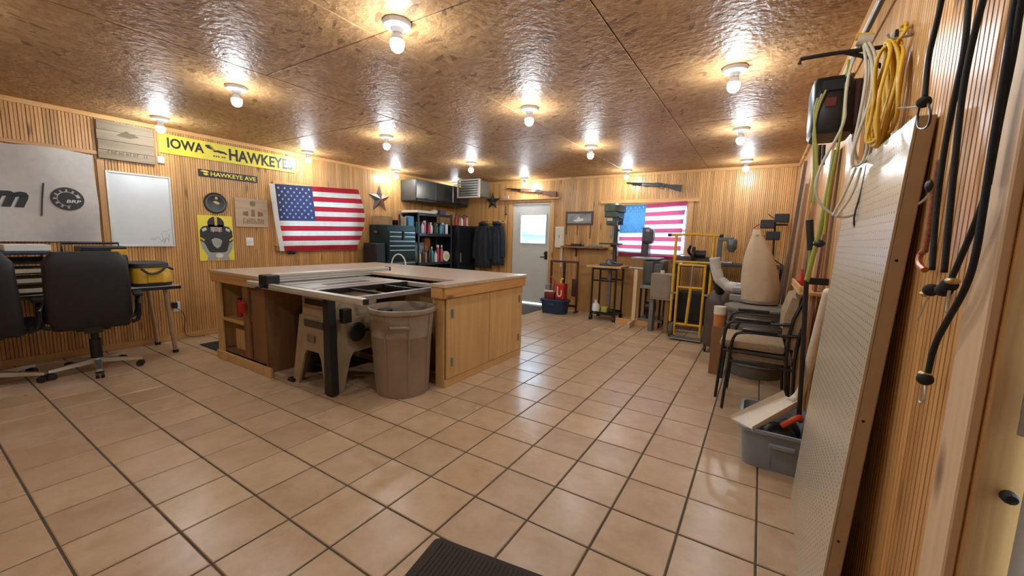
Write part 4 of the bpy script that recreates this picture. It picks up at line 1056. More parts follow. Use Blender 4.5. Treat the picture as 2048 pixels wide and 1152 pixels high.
MB(BW).box((-5.30, 1.63, 0), (-4.66, 1.70, .02), .003).build('rail', PINE_X, rk)
for x in (-5.24, -5.10, -4.96, -4.83, -4.70): MB().tube([(x, BY-.02, 1.68), (x, BY-.06, 1.66), (x, BY-.07, 1.69)], .005, 6, smooth=1).build('hook', BLACKM, rk, True)
q = one(MB().tube([(-4.66, BY-.012, 1.98), (-4.66, BY-.012, 1.80)], .008, 6).box((-4.675, BY-.02, 1.80), (-4.645, BY, 1.83)), 'wall_latch', BLACKM, 'small dark bracket on the wall beside the door casing', 'bracket')
# ================================================================ FAR WALL
def rifle(label, m, e, mat_s, drop):
    """muzzle m and butt e are (x,z) on the far wall"""
    t = thing('rifle', label, 'rifle', ((m[0]+e[0])/2, BY-.04, min(m[1], e[1])))
    d = Vector((e[0]-m[0], 0, e[1]-m[1])); L = d.length; d.normalize(); n = Vector((-d.z, 0, d.x)); 
    if n.z < 0: n = -n
    def P(a, b_, y=0): p = Vector((m[0], BY-.045, m[1])) + d*(a*L) + n*b_; return (p.x, p.y+y, p.z)
    MB().tube([P(0, .0), P(.62, .0)], .011, 8).build('barrel', BLACKM, t, True)
    MB().tube([P(.1, -.022), P(.45, -.022)], .009, 8).build('magazine_tube', BLACKM, t, True)
    def pr(poly, w, name, mat):
        q = MB(lambda a, b_, c: P(a, b_, c)); q.prism(poly, -w, w); return q.build(name, mat, t)
    pr([(.30, -.006), (.30, -.038), (.56, -.042), (.60, -.03), (.60, -.004)], .018, 'fore_end', mat_s)
    pr([(.52, .014), (.52, -.035), (.68, -.045), (.70, .004), (.64, .018)], .015, 'receiver', BLACKM)
    pr([(.68, .006), (.68, -.040), (.76, -.062-drop), (1.0, -.115-drop), (1.0, -.005-drop*.4), (.80, -.008)], .017, 'stock', mat_s)
    MB().tube([P(.60, -.04), P(.62, -.075), (P(.68, -.08)), P(.71, -.048)], .004, 6, smooth=1).build('trigger_guard', BLACKM, t, True)
    for a in (.25, .72): MB().tube([P(a, -.03, .04), P(a, -.05, .0), P(a, -.045, -.03), P(a, -.02, -.035)], .005, 6).build('hook', BLACK, t)
    return t
rifle('brown stocked rifle hung above the white door', (-4.63, 2.335), (-3.50, 2.24), WALNUT, .0)
rifle('dark rifle hung above the far flag', (-2.17, 2.33), (-1.28, 2.26), simple('dark_stock', (.035, .028, .022), .4), .0)
one(MB().box((-4.76, BY-.065, 2.126), (-4.58, BY-.01, 2.19), .005), 'shell_box', simple('red_white_box', (.45, .30, .26), .6), 'small reddish box on the ledge above the white door', 'box')

fr2, fw2, fb2, fh2 = cloth('flag2_red', (.50, .07, .13), .5), cloth('flag2_white', (.74, .75, .80), .5), cloth('flag2_blue', (.07, .19, .33), .5), cloth('flag2_hem', (.7, .7, .68), .4)  # blue-purple tint of the daylight behind is put into these cloth colours
flag('american_flag', 'sunlit american flag covering the far window behind the drill press', BW, (-2.29, 1.93), (-1.165, 1.995), (-2.29, 1.075), (-1.20, 1.06),
     lambda s, t: .008*math.sin(s*17+t*3)+.014*math.sin(s*9-t*7)*(s > .5)*(s-.5)*2+.006*math.cos(t*7), .075,   .5, -.03, (fr2, fw2, fb2, fh2))

# framed metal plaque
pl = thing('eagle_plaque', 'dark framed silver plaque with a pale bird on the far wall', 'plaque', (-3.02, BY, 1.60))
MB(BW).box((-3.27, 1.64, .006), (-2.79, 1.82, .014)).build('plate', simple('silver_plate', (.20, .20, .195), .35, .5, .35, 12), pl)
for a, c in (((-3.30, 1.61), (-3.265, 1.86)), ((-2.79, 1.61), (-2.755, 1.86)), ((-3.265, 1.82), (-2.79, 1.855)), ((-3.265, 1.61), (-2.79, 1.642))): MB(BW).box((a[0], a[1], .003), (c[0], c[1], .022), .003).build('frame', simple('dark_frame', (.075, .05, .035), .5), pl)
MB(BW).prism([(-3.16, 1.68), (-3.08, 1.71), (-3.04, 1.77), (-3.0, 1.72), (-2.96, 1.74), (-2.93, 1.69), (-3.0, 1.675), (-3.06, 1.67)], .014, .0155).build('bird', PAPER, pl)
for x in (-3.28, -3.06, -2.80): MB().tube([(x, BY-.012, 1.61), (x+.004, BY-.015, 1.50), (x, BY-.012, 1.42-(.06 if x > -2.9 else 0))], .007, 6).build('hanging_tool', simple('rusty', (.13, .06, .035), .6), pl)
# breaker box
eb = thing('breaker_box', 'white electrical box with conduit beside the white door', 'electrical box', (-3.40, BY, 1.17))
MB(BW).box((-3.495, 1.17, .0), (-3.315, 1.57, .05), .006).build('box', CREAM, eb); MB(BW).box((-3.485, 1.18, .05), (-3.325, 1.56, .056), .003).build('door', CREAM, eb)
MB(BW).box((-3.42, 1.36, .056), (-3.395, 1.42, .062), .002).build('latch', STEEL, eb)
MB(BW).box((-3.375, .80, .0), (-3.335, 1.17, .03), .004).build('conduit', CREAM, eb)
# ply sheet against the wall and small shelf
one(MB().box((-2.96, BY-.045, 0), (-1.72, BY-.022, 1.17), .002), 'plywood_sheet', wood('orange_ply', (.42, .21, .065), (.54, .30, .105), 2, .4, .4, False, .03), 'orange plywood sheet standing against the far wall behind the drill press', 'plywood')
ws = thing('wall_shelf', 'short wooden wall shelf on black brackets beside the breaker box', 'shelf', (-2.88, BY, 1.05))
MB(BW).box((-3.29, 1.185, .0), (-2.44, 1.215, .22), .003).build('board', PLYD, ws)
for x in (-3.06, -2.62): MB(lambda u, v, d: (x+d, BY-u, v)).prism([(.0, 1.02), (.02, 1.02), (.02, 1.16), (.20, 1.18), (.20, 1.185), (0, 1.185)], -.012, .012).build('bracket', BLACK, ws)
one(MB().box((-3.10, BY-.20, 1.215), (-2.92, BY-.08, 1.26), .008).cyl((-2.92, BY-.14, 1.235), (-2.86, BY-.14, 1.235), .012), 'angle_grinder', BLACK, 'black angle grinder on the small wall shelf', 'tool')
one(MB().box((-2.78, BY-.19, 1.215), (-2.52, BY-.10, 1.235), .005).cyl((-2.76, BY-.16, 1.245), (-2.56, BY-.12, 1.245), .012), 'hand_tools', STEEL, 'grey hand tools on the small wall shelf', 'tool')
one(MB().tube([(-3.24, BY-.15, 1.228), (-3.12, BY-.12, 1.228)], .012, 8), 'chisel', RED, 'red handled chisel on the small wall shelf', 'tool', smooth=True)

# maroon rack with jack, red can and blue tub
mr = thing('steel_rack', 'maroon steel frame rack standing right of the white door', 'rack', (-3.15, 5.85, 0))
for x in (-3.42, -2.89): MB().box((x-.016, 5.80, .0), (x+.016, 5.83, .94), .003).build('upright', MAROON, mr)
MB().box((-3.436, 5.795, .91), (-2.874, 5.835, .945), .003).build('top_bar', MAROON, mr)
MB().box((-3.17, 5.80, .3), (-3.13, 5.83, .91), .003).build('centre_bar', BLACKM, mr)
MB().box((-2.98, 5.79, .30), (-2.90, 5.84, .62), .004).build('gusset', MAROON, mr)
MB().box((-3.436, 5.80, .10), (-2.874, 5.83, .14), .003).build('lower_bar', MAROON, mr)
MB().box((-3.436, 5.74, .0), (-3.40, 5.90, .03), .003).build('foot', MAROON, mr); MB().box((-2.91, 5.74, .0), (-2.874, 5.90, .03), .003).build('foot', MAROON, mr)
bt = thing('blue_tub', 'dark blue plastic tub on the floor in front of the steel rack', 'tub', (-3.2, 5.6, 0))
MB().loft([rl(-3.20, 5.58, .0, .22, .14, 24, 4), rl(-3.20, 5.58, .22, .245, .16, 24, 4)]).build('body', BLUE, bt, True); MB().loft([rl(-3.20, 5.58, .215, .262, .175, 24, 4), rl(-3.20, 5.58, .25, .262, .175, 24, 4), rl(-3.20, 5.58, .262, .23, .15, 24, 4)]).build('lid', BLUE, bt, True)
MB().box((-3.27, 5.395, .16), (-3.13, 5.412, .21), .004).build('handle', simple('navy2', (.02, .05, .12), .4), bt)
g = thing('gas_can', 'bright red fuel can with a white mark on the blue tub', 'gas can', (-3.10, 5.58, .262))
MB().box((-3.17, 5.50, .262), (-3.00, 5.66, .55), .02).build('body', RED, g); MB().tube([(-3.10, 5.58, .54), (-3.10, 5.58, .60), (-3.06, 5.56, .64)], .018, 8).build('spout', YELSIGN, g, True)
q = MB(lambda u, v, d: (u, 5.4995-d, v)); q.prism([(-3.135, .50), (-3.115, .50), (-3.115, .36), (-3.10, .34), (-3.075, .34), (-3.06, .36), (-3.06, .44), (-3.04, .44), (-3.04, .35), (-3.07, .315), (-3.11, .315), (-3.135, .345)], 0, .002); q.build('mark', PAPER, g)
jk = thing('floor_jack', 'dark red floor jack with a grey head on the blue tub', 'jack', (-3.32, 5.58, .262))
MB().box((-3.40, 5.52, .262), (-3.20, 5.64, .37), .012).build('body', simple('dark_red', (.20, .018, .016), .4), jk); MB().box((-3.39, 5.53, .37), (-3.30, 5.63, .52), .01).build('head', STEEL, jk); MB().box((-3.40, 5.515, .385), (-3.215, 5.522, .415)).build('stripe', PAPER, jk)
MB().tube([(-3.25, 5.58, .37), (-3.22, 5.58, .58), (-3.30, 5.58, .66)], .014, 8).build('handle', RED, jk, True)

# ---- drill press on a wheeled stand
dp = thing('drill_press', 'green bench drill press with a round column on a stand by the far flag', 'drill press', (-2.2, 5.62, .92))
cx, cy = -2.19, 5.66
MB().box((cx-.17, cy-.22, .922), (cx+.13, cy+.13, .955), .012).build('base', CAST, dp)
MB().cyl((cx, cy+.05, .95), (cx, cy+.05, 1.86), .036, n=18).build('column', CAST, dp, True)
MB().box((cx-.10, cy-.30, 1.70), (cx+.10, cy+.14, 1.80), .02).build('head', GREEN, dp)
MB().loft([rl(cx-.0, cy-.06, 1.80, .14, .25), rl(cx, cy-.06, 1.90, .14, .25), rl(cx, cy-.06, 1.925, .11, .21)]).build('belt_cover', GREEN, dp, True)
MB().box((cx-.075, cy-.26, 1.58), (cx+.07, cy-.10, 1.70), .02).build('quill_housing', GREEN, dp)
MB().box((cx-.06, cy-.262, 1.65), (cx+.03, cy-.258, 1.74)).build('name_plate', CREAM, dp)
MB().cyl((cx-.0, cy-.18, 1.42), (cx, cy-.18, 1.58), .022).cyl((cx, cy-.18, 1.36), (cx, cy-.18, 1.42), .014, .026).build('chuck', STEEL, dp, True)
for k in range(3):
    a = k*2.1+.4; hd = MB().cyl((cx+.075, cy-.18, 1.63), (cx+.12, cy-.18+.13*math.cos(a), 1.63+.13*math.sin(a)), .006).build('feed_handle', STEEL, dp)
    MB().sph((cx+.12, cy-.18+.13*math.cos(a), 1.63+.13*math.sin(a)), .017).build('knob', BLACK, hd, True)
MB().cyl((cx-.0, cy+.16, 1.60), (cx, cy+.16, 1.82), .075, n=18).build('motor', BLACKM, dp, True)
tb_ = MB().box((cx-.17, cy-.28, 1.27), (cx+.15, cy-.04, 1.295), .006).build('work_table', GREEN, dp)
MB().box((cx-.05, cy-.06, 1.23), (cx+.05, cy+.10, 1.30), .01).build('table_bracket', CAST, tb_)
MB().cyl((cx+.0, cy-.12, .955), (cx+.02, cy-.12, 1.0), .10, .09, 18).build('vise', CAST, dp, True)
st = thing('machine_stand', 'wheeled stand with thin dark legs under the drill press', 'stand', (-2.25, 5.64, 0))
MB().box((-2.56, 5.40, .885), (-1.98, 5.88, .92), .004).build('top_board', PLY, st)
for x in (-2.46, -2.06):
    for y in (5.44, 5.82):
        MB().box((x-.013, y-.013, .09), (x+.013, y+.013, .885), .002).build('leg', BLACKM, st)
        MB().cyl((x-.02, y, .045), (x+.02, y, .045), .045, n=16).box((x-.012, y-.02, .05), (x+.012, y+.02, .1)).build('caster', BLACK, st, True)
MB().box((-2.26, 5.60, .10), (-2.20, 5.66, .885), .003).build('centre_post', simple('grey_post', (.16, .14, .11), .5), st)
for z, h in ((.12, .03), (.66, .025), (.85, .035)): 
    for y in (5.44, 5.82): MB().box((-2.46, y-.01, z), (-2.06, y+.01, z+h), .002).build('rail', BLACKM, st)
MB().box((-2.48, 5.42, .105), (-2.04, 5.84, .118)).build('lower_shelf', BLACKM, st)
c = (-2.40, 5.50, .118)
q = thing('white_jug', 'small white plastic jug on the lower shelf of the drill stand', 'jug', c)
MB().lathe([(0, 0), (.07, 0), (.072, .10), (.05, .15), (.022, .17), (.022, .19)], c, 16).build('body', WHITE, q, True); MB().lathe([(.026, .19), (.026, .215), (0, .215)], c, 12).build('cap', WHITE, q, True)
one(MB().box((-2.30, 5.47, .118), (-2.20, 5.56, .23), .008), 'drill_box', simple('lime_box', (.45, .40, .06), .5), 'yellow green box on the lower shelf of the drill stand', 'box')
one(MB().sph((-2.12, 5.52, .16), .06, .06, .045), 'coiled_cable', RUBBER, 'dark coil of cable on the lower shelf of the drill stand', 'cable', smooth='all')

# ---- band saw
bs = thing('band_saw', 'dark upright band saw on a grey cabinet in front of the far flag', 'band saw', (-1.6, 5.7, 0))
MB().box((-1.74, 5.62, 1.10), (-1.63, 5.80, 1.56), .02).build('column', CAST, bs)
MB().box((-1.72, 5.56, 1.30), (-1.56, 5.78, 1.54), .05).build('upper_wheel_box', CAST, bs)
MB().box((-1.595, 5.66, 1.075), (-1.59, 5.672, 1.32)).build('blade', STEEL, bs)
MB().box((-1.84, 5.45, 1.055), (-1.42, 5.85, 1.085), .006).build('work_table', STEEL, bs)
MB().box((-1.66, 5.50, .66), (-1.34, 5.84, 1.05), .04).build('lower_wheel_box', simple('saw_grey', (.085, .09, .085), .4, .2), bs)
MB().box((-1.50, 5.494, .72), (-1.36, 5.50, 1.02), .03).build('door', simple('saw_grey2', (.12, .125, .12), .4, .2), bs)
for x in (-1.66, -1.36): 
    for y in (5.48, 5.82): MB().box((x-.015, y-.015, 0), (x+.015, y+.015, .66), .003).build('leg', BLACKM, bs)
MB().box((-1.68, 5.46, .60), (-1.34, 5.84, .66), .004).build('stand_top', STEEL, bs); MB().box((-1.68, 5.46, .08), (-1.34, 5.84, .12), .004).build('stand_shelf', STEEL, bs)
MB().cyl((-1.58, 5.55, .30), (-1.44, 5.55, .30), .085, n=18).box((-1.57, 5.52, .12), (-1.45, 5.60, .24)).build('motor', BLACKM, bs, True)
# wooden T stand
tw = thing('roller_stand', 'pale wooden T shaped roller stand on the floor beside the band saw', 'stand', (-1.72, 5.4, 0))
MB().box((-1.755, 5.36, .09), (-1.70, 5.40, .90), .003).build('post', STUD, tw)
MB().box((-2.02, 5.40, .0), (-1.36, 5.44, .09), .003).build('foot', PINE_X, tw)
MB().box((-1.76, 5.14, .0), (-1.715, 5.40, .085), .003).build('foot', STUD, tw)
MB().cyl((-1.84, 5.38, .915), (-1.62, 5.38, .915), .018).build('roller', STEEL, tw)
# beige box on a stand
bx = thing('dust_box', 'beige metal box on a wooden leg stand next to the yellow hand truck', 'box', (-1.30, 5.24, 0))
MB().box((-1.44, 5.12, .49), (-1.14, 5.36, .875), .01).build('box', simple('dull_beige', (.27, .21, .15), .5), bx)
MB().box((-1.42, 5.112, .52), (-1.16, 5.122, .85), .004).build('front_panel', simple('dull_beige2', (.24, .19, .14), .5), bx)
MB().cyl((-1.30, 5.20, .875), (-1.30, 5.20, .92), .03).build('knob', CREAM, bx)
for x in (-1.42, -1.20): MB().box((x-.03, 5.16, 0), (x+.03, 5.32, .49), .004).build('leg', (GRYCAN if x < -1.3 else PLYD), bx)
# mitre saw stand behind the hand truck
mw = thing('mitre_saw', 'dark mitre saw on a steel stand behind the yellow hand truck', 'mitre saw', (-.95, 5.6, 0))
for x in (-1.16, -.74):
    for y in (5.45, 5.75): MB().box((x-.018, y-.018, 0), (x+.018, y+.018, .98), .003).build('leg', BLACKM, mw)
MB().box((-1.20, 5.42, .98), (-.70, 5.78, 1.02), .004).build('stand_top', BLACKM, mw)
MB().box((-1.18, 5.44, .14), (-.72, 5.76, .17), .004).build('lower_shelf', BLACKM, mw)
MB().cyl((-.95, 5.58, 1.02), (-.95, 5.58, 1.06), .15, n=24).build('turntable', STEEL, mw, True)
MB().box((-1.18, 5.62, 1.06), (-.72, 5.65, 1.13), .004).build('fence', CAST, mw)
MB().lathe([(0, -.015), (.12, -.015), (.12, .015), (0, .015)], (-.95, 5.56, 1.16), 24, 'x').build('blade_guard', BLACK, mw, True)
MB().cyl((-.93, 5.58, 1.17), (-.79, 5.58, 1.17), .055, n=16).build('motor', BLACK, mw, True)
MB().tube([(-.96, 5.66, 1.12), (-1.04, 5.58, 1.20), (-.98, 5.46, 1.30)], [.02, .018, .02], 8, smooth=1).build('handle', BLACK, mw, True)
one(MB().box((-1.12, 5.46, .17), (-.78, 5.74, .60), .01), 'storage_chest', BLACK, 'black chest on the lower shelf under the mitre saw', 'box')
# bench with grinder
gb = thing('steel_bench', 'dark narrow steel bench along the far wall behind the dust bag', 'bench', (-.25, 5.85, 0))
MB().box((-.66, 5.62, 1.0), (.22, 6.06, 1.045), .004).build('top', simple('dark_bench', (.045, .04, .033), .5), gb)
for x in (-.62, .18):
    for y in (5.66, 6.02): MB().box((x-.025, y-.025, 0), (x+.025, y+.025, 1.0), .003).build('leg', BLACKM, gb)
MB().box((-.64, 5.64, .30), (.20, 6.04, .33), .003).build('lower_shelf', PLYD, gb)
gd = thing('arbor_press', 'grey hook shaped bench press on the far steel bench', 'press', (-.56, 5.75, 1.045))
MB().box((-.66, 5.68, 1.045), (-.44, 5.82, 1.07), .006).build('base', STEEL, gd); MB().box((-.655, 5.72, 1.07), (-.60, 5.78, 1.40), .008).build('upright', simple('press_grey', (.13, .145, .15), .4, .3), gd)
MB().box((-.655, 5.71, 1.37), (-.45, 5.79, 1.43), .012).build('arm', simple('press_grey', (.13, .145, .15)), gd); MB().lathe([(0, 0), (.03, .0), (.065, .06), (.065, .17), (.05, .19), (0, .19)], (-.47, 5.75, 1.21), 14).build('head', simple('press_grey', (.13, .145, .15)), gd, True)
one(MB().box((-.60, 5.68, .33), (-.28, 5.98, .72), .01), 'wood_crate', PLYD, 'brown crate on the lower shelf of the far steel bench', 'crate')
one(MB().box((-.20, 5.66, .33), (.12, 5.98, .64), .01), 'black_crate', BLACK, 'black crate on the lower shelf of the far steel bench', 'crate')
lm = thing('work_light', 'black twin head work light on a tripod in the far right corner', 'work light', (.02, 5.66, 1.045))
MB().cyl((.05, 5.80, 1.09), (.03, 5.80, 1.66), .012).build('pole', BLACKM, lm)
for a in (.3, 2.4, 4.5): MB().cyl((.05, 5.80, 1.14), (.05+.13*math.cos(a), 5.80+.13*math.sin(a), 1.047), .007).build('leg', BLACKM, lm)
MB().box((-.12, 5.78, 1.60), (.18, 5.81, 1.63), .003).build('cross_bar', BLACKM, lm)
for x, z, s in ((-.06, 1.62, -1), (.10, 1.70, 1), (.02, 1.46, -1)):
    h_ = MB().box((x-.085, 5.70, z-.06), (x+.085, 5.79, z+.06), .01).build('lamp_head', BLACK, lm)
    for k in range(4): MB().box((x-.08+k*.05, 5.792, z-.05), (x-.072+k*.05, 5.812, z+.05)).build('fin', BLACK, h_)
    MB().tube([(x-.09, 5.74, z), (x-.13, 5.74, z+.03*s), (x-.16, 5.73, z+.06*s)], .006, 6).build('knob_arm', BLACKM, h_)

# ---- yellow hand truck
hx, hy = -.88, 5.0
hd = thing('hand_truck', 'yellow tubular hand truck standing upright in front of the machines', 'hand truck', (hx, hy, 0))
def YB(name, pts, r=.016, sm=0): return MB().tube(pts, r, 10, smooth=sm).build(name, YELLOW, hd, True)
for s in (-1, 1):
    YB('side_rail', [(hx+s*.235, hy, .22), (hx+s*.235, hy+.02, 1.43)], .018)
    MB().cyl((hx+s*.235, hy, .10), (hx+s*.235, hy, .23), .016).build('rail_end', BLACK, hd)
    YB('inner_rail', [(hx+s*.165, hy-.03, .05), (hx+s*.165, hy-.01, 1.04)], .016)
    w_ = MB().cyl((hx+s*.215-.025, hy+.02, .105), (hx+s*.215+.025, hy+.02, .105), .105, n=24).build('wheel', simple('grey_tyre', (.10, .088, .075), .7), hd, True)
    MB().cyl((hx+s*.215-.03, hy+.02, .105), (hx+s*.215+.03, hy+.02, .105), .05, n=16).build('hub', STEEL, w_, True)
    MB().cyl((hx+s*.30, hy+.02, 1.435), (hx+s*.345, hy+.02, 1.435), .022).build('grip', RUBBER, hd)
    MB().box((hx+s*.20-.05, hy-.02, .62), (hx+s*.20+.05, hy+.01, .645), .003).build('bracket', STEEL, hd)
YB('handle_bar', [(hx-.31, hy+.02, 1.435), (hx-.16, hy+.02, 1.44), (hx, hy+.02, 1.455), (hx+.16, hy+.02, 1.44), (hx+.31, hy+.02, 1.435)], .018, 1)
for z in (1.03, .72, .20): YB('cross_bar', [(hx-.165, hy-.02, z), (hx+.165, hy-.02, z)], .015)
YB('cross_bar', [(hx-.235, hy+.01, 1.07), (hx+.235, hy+.01, 1.07)], .015)
YB('centre_strut', [(hx-.02, hy-.02, .20), (hx+.005, hy-.02, .72)], .02)
MB().cyl((hx+.005, hy-.02, .72), (hx+.01, hy-.02, 1.03), .012).build('pull_rod', STEEL, hd)
MB().cyl((hx-.235, hy+.02, .105), (hx+.235, hy+.02, .105), .012).build('axle', STEEL, hd)
MB().box((hx-.20, hy-.20, .02), (hx+.20, hy-.02, .032), .003).build('toe_plate', STEEL, hd)

# ---- floor mats
def mat(name, pts, h, m, label):
    q = MB(Z); q.prism(pts, .001, h); return one(q, name, m, label, 'mat')
cs, sn = math.cos(R(9)), math.sin(R(9))
o = (-1.205, .295); W_, D_ = .92, .62; rc = .03
pts = []
for (cxx, cyy, a0) in ((rc, -rc, 90), (rc, -D_+rc, 180), (W_-rc, -D_+rc, 270), (W_-rc, -rc, 0)):
    for k in range(5):
        a = R(a0+ (90-22.5*k if False else 22.5*k)); pts.append((cxx+rc*math.cos(a), cyy+rc*math.sin(a)))
pts = [(o[0]+x*cs-y*sn, o[1]+x*sn+y*cs) for x, y in pts]
mt = mat('door_mat', pts, .008, MATBR, 'dark brown ribbed mat on the tiles in the foreground')
q = MB(); n_ = 46
for k in range(n_):
    x = rc+.01+(W_-2*rc-.02)*k/(n_-1)
    a, c = (x, -.02), (x, -D_+.02)
    a = (o[0]+a[0]*cs-a[1]*sn, o[1]+a[0]*sn+a[1]*cs, .009); c = (o[0]+c[0]*cs-c[1]*sn, o[1]+c[0]*sn+c[1]*cs, .009)
    q.obox(a, Vector(c)-Vector(a), .0045, .002)
q.build('ribs', MATBR, mt)['kind'] = 'stuff'
mat('floor_mat', [(-4.5, 5.02), (-3.55, 5.02), (-3.55, 5.98), (-4.5, 5.98)], .008, MATGR, 'grey brown mat on the floor in front of the white door')
mat('floor_mat', [(-5.55, 1.0), (-4.92, 1.0), (-4.92, 2.6), (-5.55, 2.6)], .010, simple('dark_mat', (.022, .022, .022), .85), 'black rubber mat beside the island')
# ================================================================ RIGHT SIDE
# drum with lid and dust bag
dr = thing('grey_drum', 'dark grey plastic drum behind the stacked chairs', 'trash can', (-.07, 3.84, 0))
c = (-.07, 3.84, 0)
MB().lathe([(0, .005), (.235, .005), (.245, 0), (.25, .03), (.275, .60), (.285, .66), (.30, .665), (.30, .69), (.28, .692), (.27, .64), (.24, .02), (0, .02)], c, 40).build('body', GRYCAN, dr, True)
MB().lathe([(.305, .66), (.312, .675), (.308, .70), (.25, .725), (.10, .74), (0, .742)], c, 40).build('lid', simple('lid_grey', (.20, .175, .14), .5), dr, True)
for k in range(4): MB().lathe([(.262+.004*k, .12+.13*k), (.268+.004*k, .125+.13*k), (.263+.004*k, .135+.13*k)], c, 40).build('rib', GRYCAN, dr, True)
dbg = thing('dust_collector', 'tan canvas dust collector bag with a white hose standing on the grey drum', 'dust collector', (-.08, 3.84, .742))
L = []
for k in range(15):
    s = k/14; z = .745+.73*s
    r = .165*(1-.0*s) if s < .15 else .170*(1-((s-.15)/.85)**2.2*.86)
    if s > .93: r = .04-(s-.93)*.1
    cx = -.08-.075*s**1.6; L.append([(cx+r*math.cos(a)*(1+.05*math.sin(3*a+s*4)+.03*math.sin(7*a+s*9)), 3.84+r*math.sin(a)*(1+.05*math.sin(4*a-s*3)), z+.01*math.sin(5*a)*s) for a in [2*math.pi*i/32 for i in range(32)]])
MB().loft(L).build('bag', BAGC, dbg, 'all')
MB().lathe([(.168, .0), (.176, .0), (.176, .025), (.168, .025)], (-.08, 3.84, .748), 32).build('clamp_ring', STEEL, dbg, True)
MB().lathe([(.045, 0), (.05, .005), (.05, .03), (.045, .035)], (-.148, 3.84, 1.395), 16).build('tie', simple('tie_tan', (.33, .23, .13), .8), dbg, True)
pts = []
P0 = [Vector(p) for p in ((-.52, 3.93, 1.18), (-.50, 3.93, 1.06), (-.46, 3.92, .95), (-.38, 3.90, .885), (-.245, 3.86, .87))]
for k in range(len(P0)-1):
    for j in range(9): pts.append(P0[k].lerp(P0[k+1], j/9))
MB().tube(pts, [.058 if i % 2 else .050 for i in range(len(pts))], 16).build('hose', simple('hose_white', (.50, .47, .41), .45), dbg, 'all')
MB().cyl((-.30, 3.88, .87), (-.21, 3.85, .87), .06, n=18).build('inlet', STEEL, dbg, True)
MB().box((-.34, 3.82, .742), (-.23, 3.90, .81), .01).build('inlet_bracket', STEEL, dbg)
# shop vac body that the hose reaches
sv2 = thing('shop_vacuum', 'dark shop vacuum feeding the white hose beside the hand truck', 'vacuum', (-.46, 4.52, 0))
MB().lathe([(0, .08), (.16, .08), (.17, .12), (.17, .62), (.15, .70), (.10, .76), (0, .78)], (-.46, 4.52, 0), 28).build('tank', DKBOARD if False else simple('vac_brown', (.075, .05, .035), .45), sv2, True)
MB().tube([(-.47, 4.45, .74), (-.52, 4.20, .98), (-.53, 4.02, 1.09)], .05, 14, smooth=2).build('neck', BLACK, sv2, True)
for a in (.5, 2.1, 3.7, 5.3): MB().cyl((-.46+.15*math.cos(a)-.012, 4.52+.15*math.sin(a), .04), (-.46+.15*math.cos(a)+.012, 4.52+.15*math.sin(a), .04), .04).box((-.46+.15*math.cos(a)-.015, 4.52+.15*math.sin(a)-.015, .05), (-.46+.15*math.cos(a)+.015, 4.52+.15*math.sin(a)+.015, .10)).build('caster', BLACK, sv2, True)
pn = thing('paint_pail', 'small pail with an orange base and cream top beside the grey drum', 'pail', (-.42, 3.72, 0))
MB().lathe([(0, 0), (.05, 0), (.055, .12), (0, .12)], (-.40, 3.60, .50), 18).build('body', simple('orange_tin', (.48, .19, .05), .5), pn, True); MB().lathe([(.057, .0), (.057, .08), (0, .08)], (-.40, 3.60, .62), 18).build('top', CREAM, pn, True)
MB().box((-.455, 3.545, .0), (-.345, 3.655, .50), .008).build('crate', PLYD, pn)

# stacked armchairs (face -x)
def armchair(loc, label):
    t = thing('stacking_chair', label, 'chair', loc, 0, 'stacked tan armchairs')
    def B(n, mb, m, p=None): return mb.build(n, m, p or t, True, world=False)
    for s in (-1, 1):
        y = s*.27
        B('leg', MB().tube([(-.245, y, .008), (-.225, y, .42)], .0115, 8), BLACKM)
        B('leg', MB().tube([(.225, y, .008), (.20, y, .42)], .0115, 8), BLACKM)
        B('armrest', MB().tube([(-.225, y, .42), (-.215, y, .60), (-.17, y, .655), (.10, y, .655), (.205, y, .67)], .0115, 8, smooth=2), BLACKM)
        B('back_upright', MB().tube([(.20, y, .42), (.205, y*.99, .67), (.265, y*.93, .85)], .0115, 8, smooth=1), BLACKM)
        B('arm_pad', MB().box((-.16, y-.02, .662), (.08, y+.02, .682), .008), BLACK)
    B('seat_rail', MB().tube([(-.225, -.27, .415), (-.225, .27, .415)], .0115, 8), BLACKM)
    B('seat_rail', MB().tube([(.20, -.27, .415), (.20, .27, .415)], .0115, 8), BLACKM)
    for s in (-1, 1): B('seat_rail', MB().tube([(-.225, s*.27, .41), (.20, s*.27, .405)], .0115, 8), BLACKM)
    B('seat', MB().box((-.25, -.245, .425), (.19, .245, .49), .026), TAN)
    q = MB(); L = []
    for k in range(11):
        s = k/10*2-1; L.append([(.19+.035*(1-s*s)+th+.13*(z-.60)*.9, s*.255, z) for th, z in ((-.028, .56), (.02, .555), (.03, .72), (.02, .895-.03*s*s), (-.025, .90-.03*s*s), (-.045, .72))])
    q.loft(L); B('backrest', q, TAN)
    return t
a1 = armchair((-.015, 2.90, 0), 'tan armchair with black tube legs, lower one of the stacked pair')
dup(a1, (-.068, 2.90, .08), 0, 'tan armchair with black tube legs, upper one of the stacked pair')

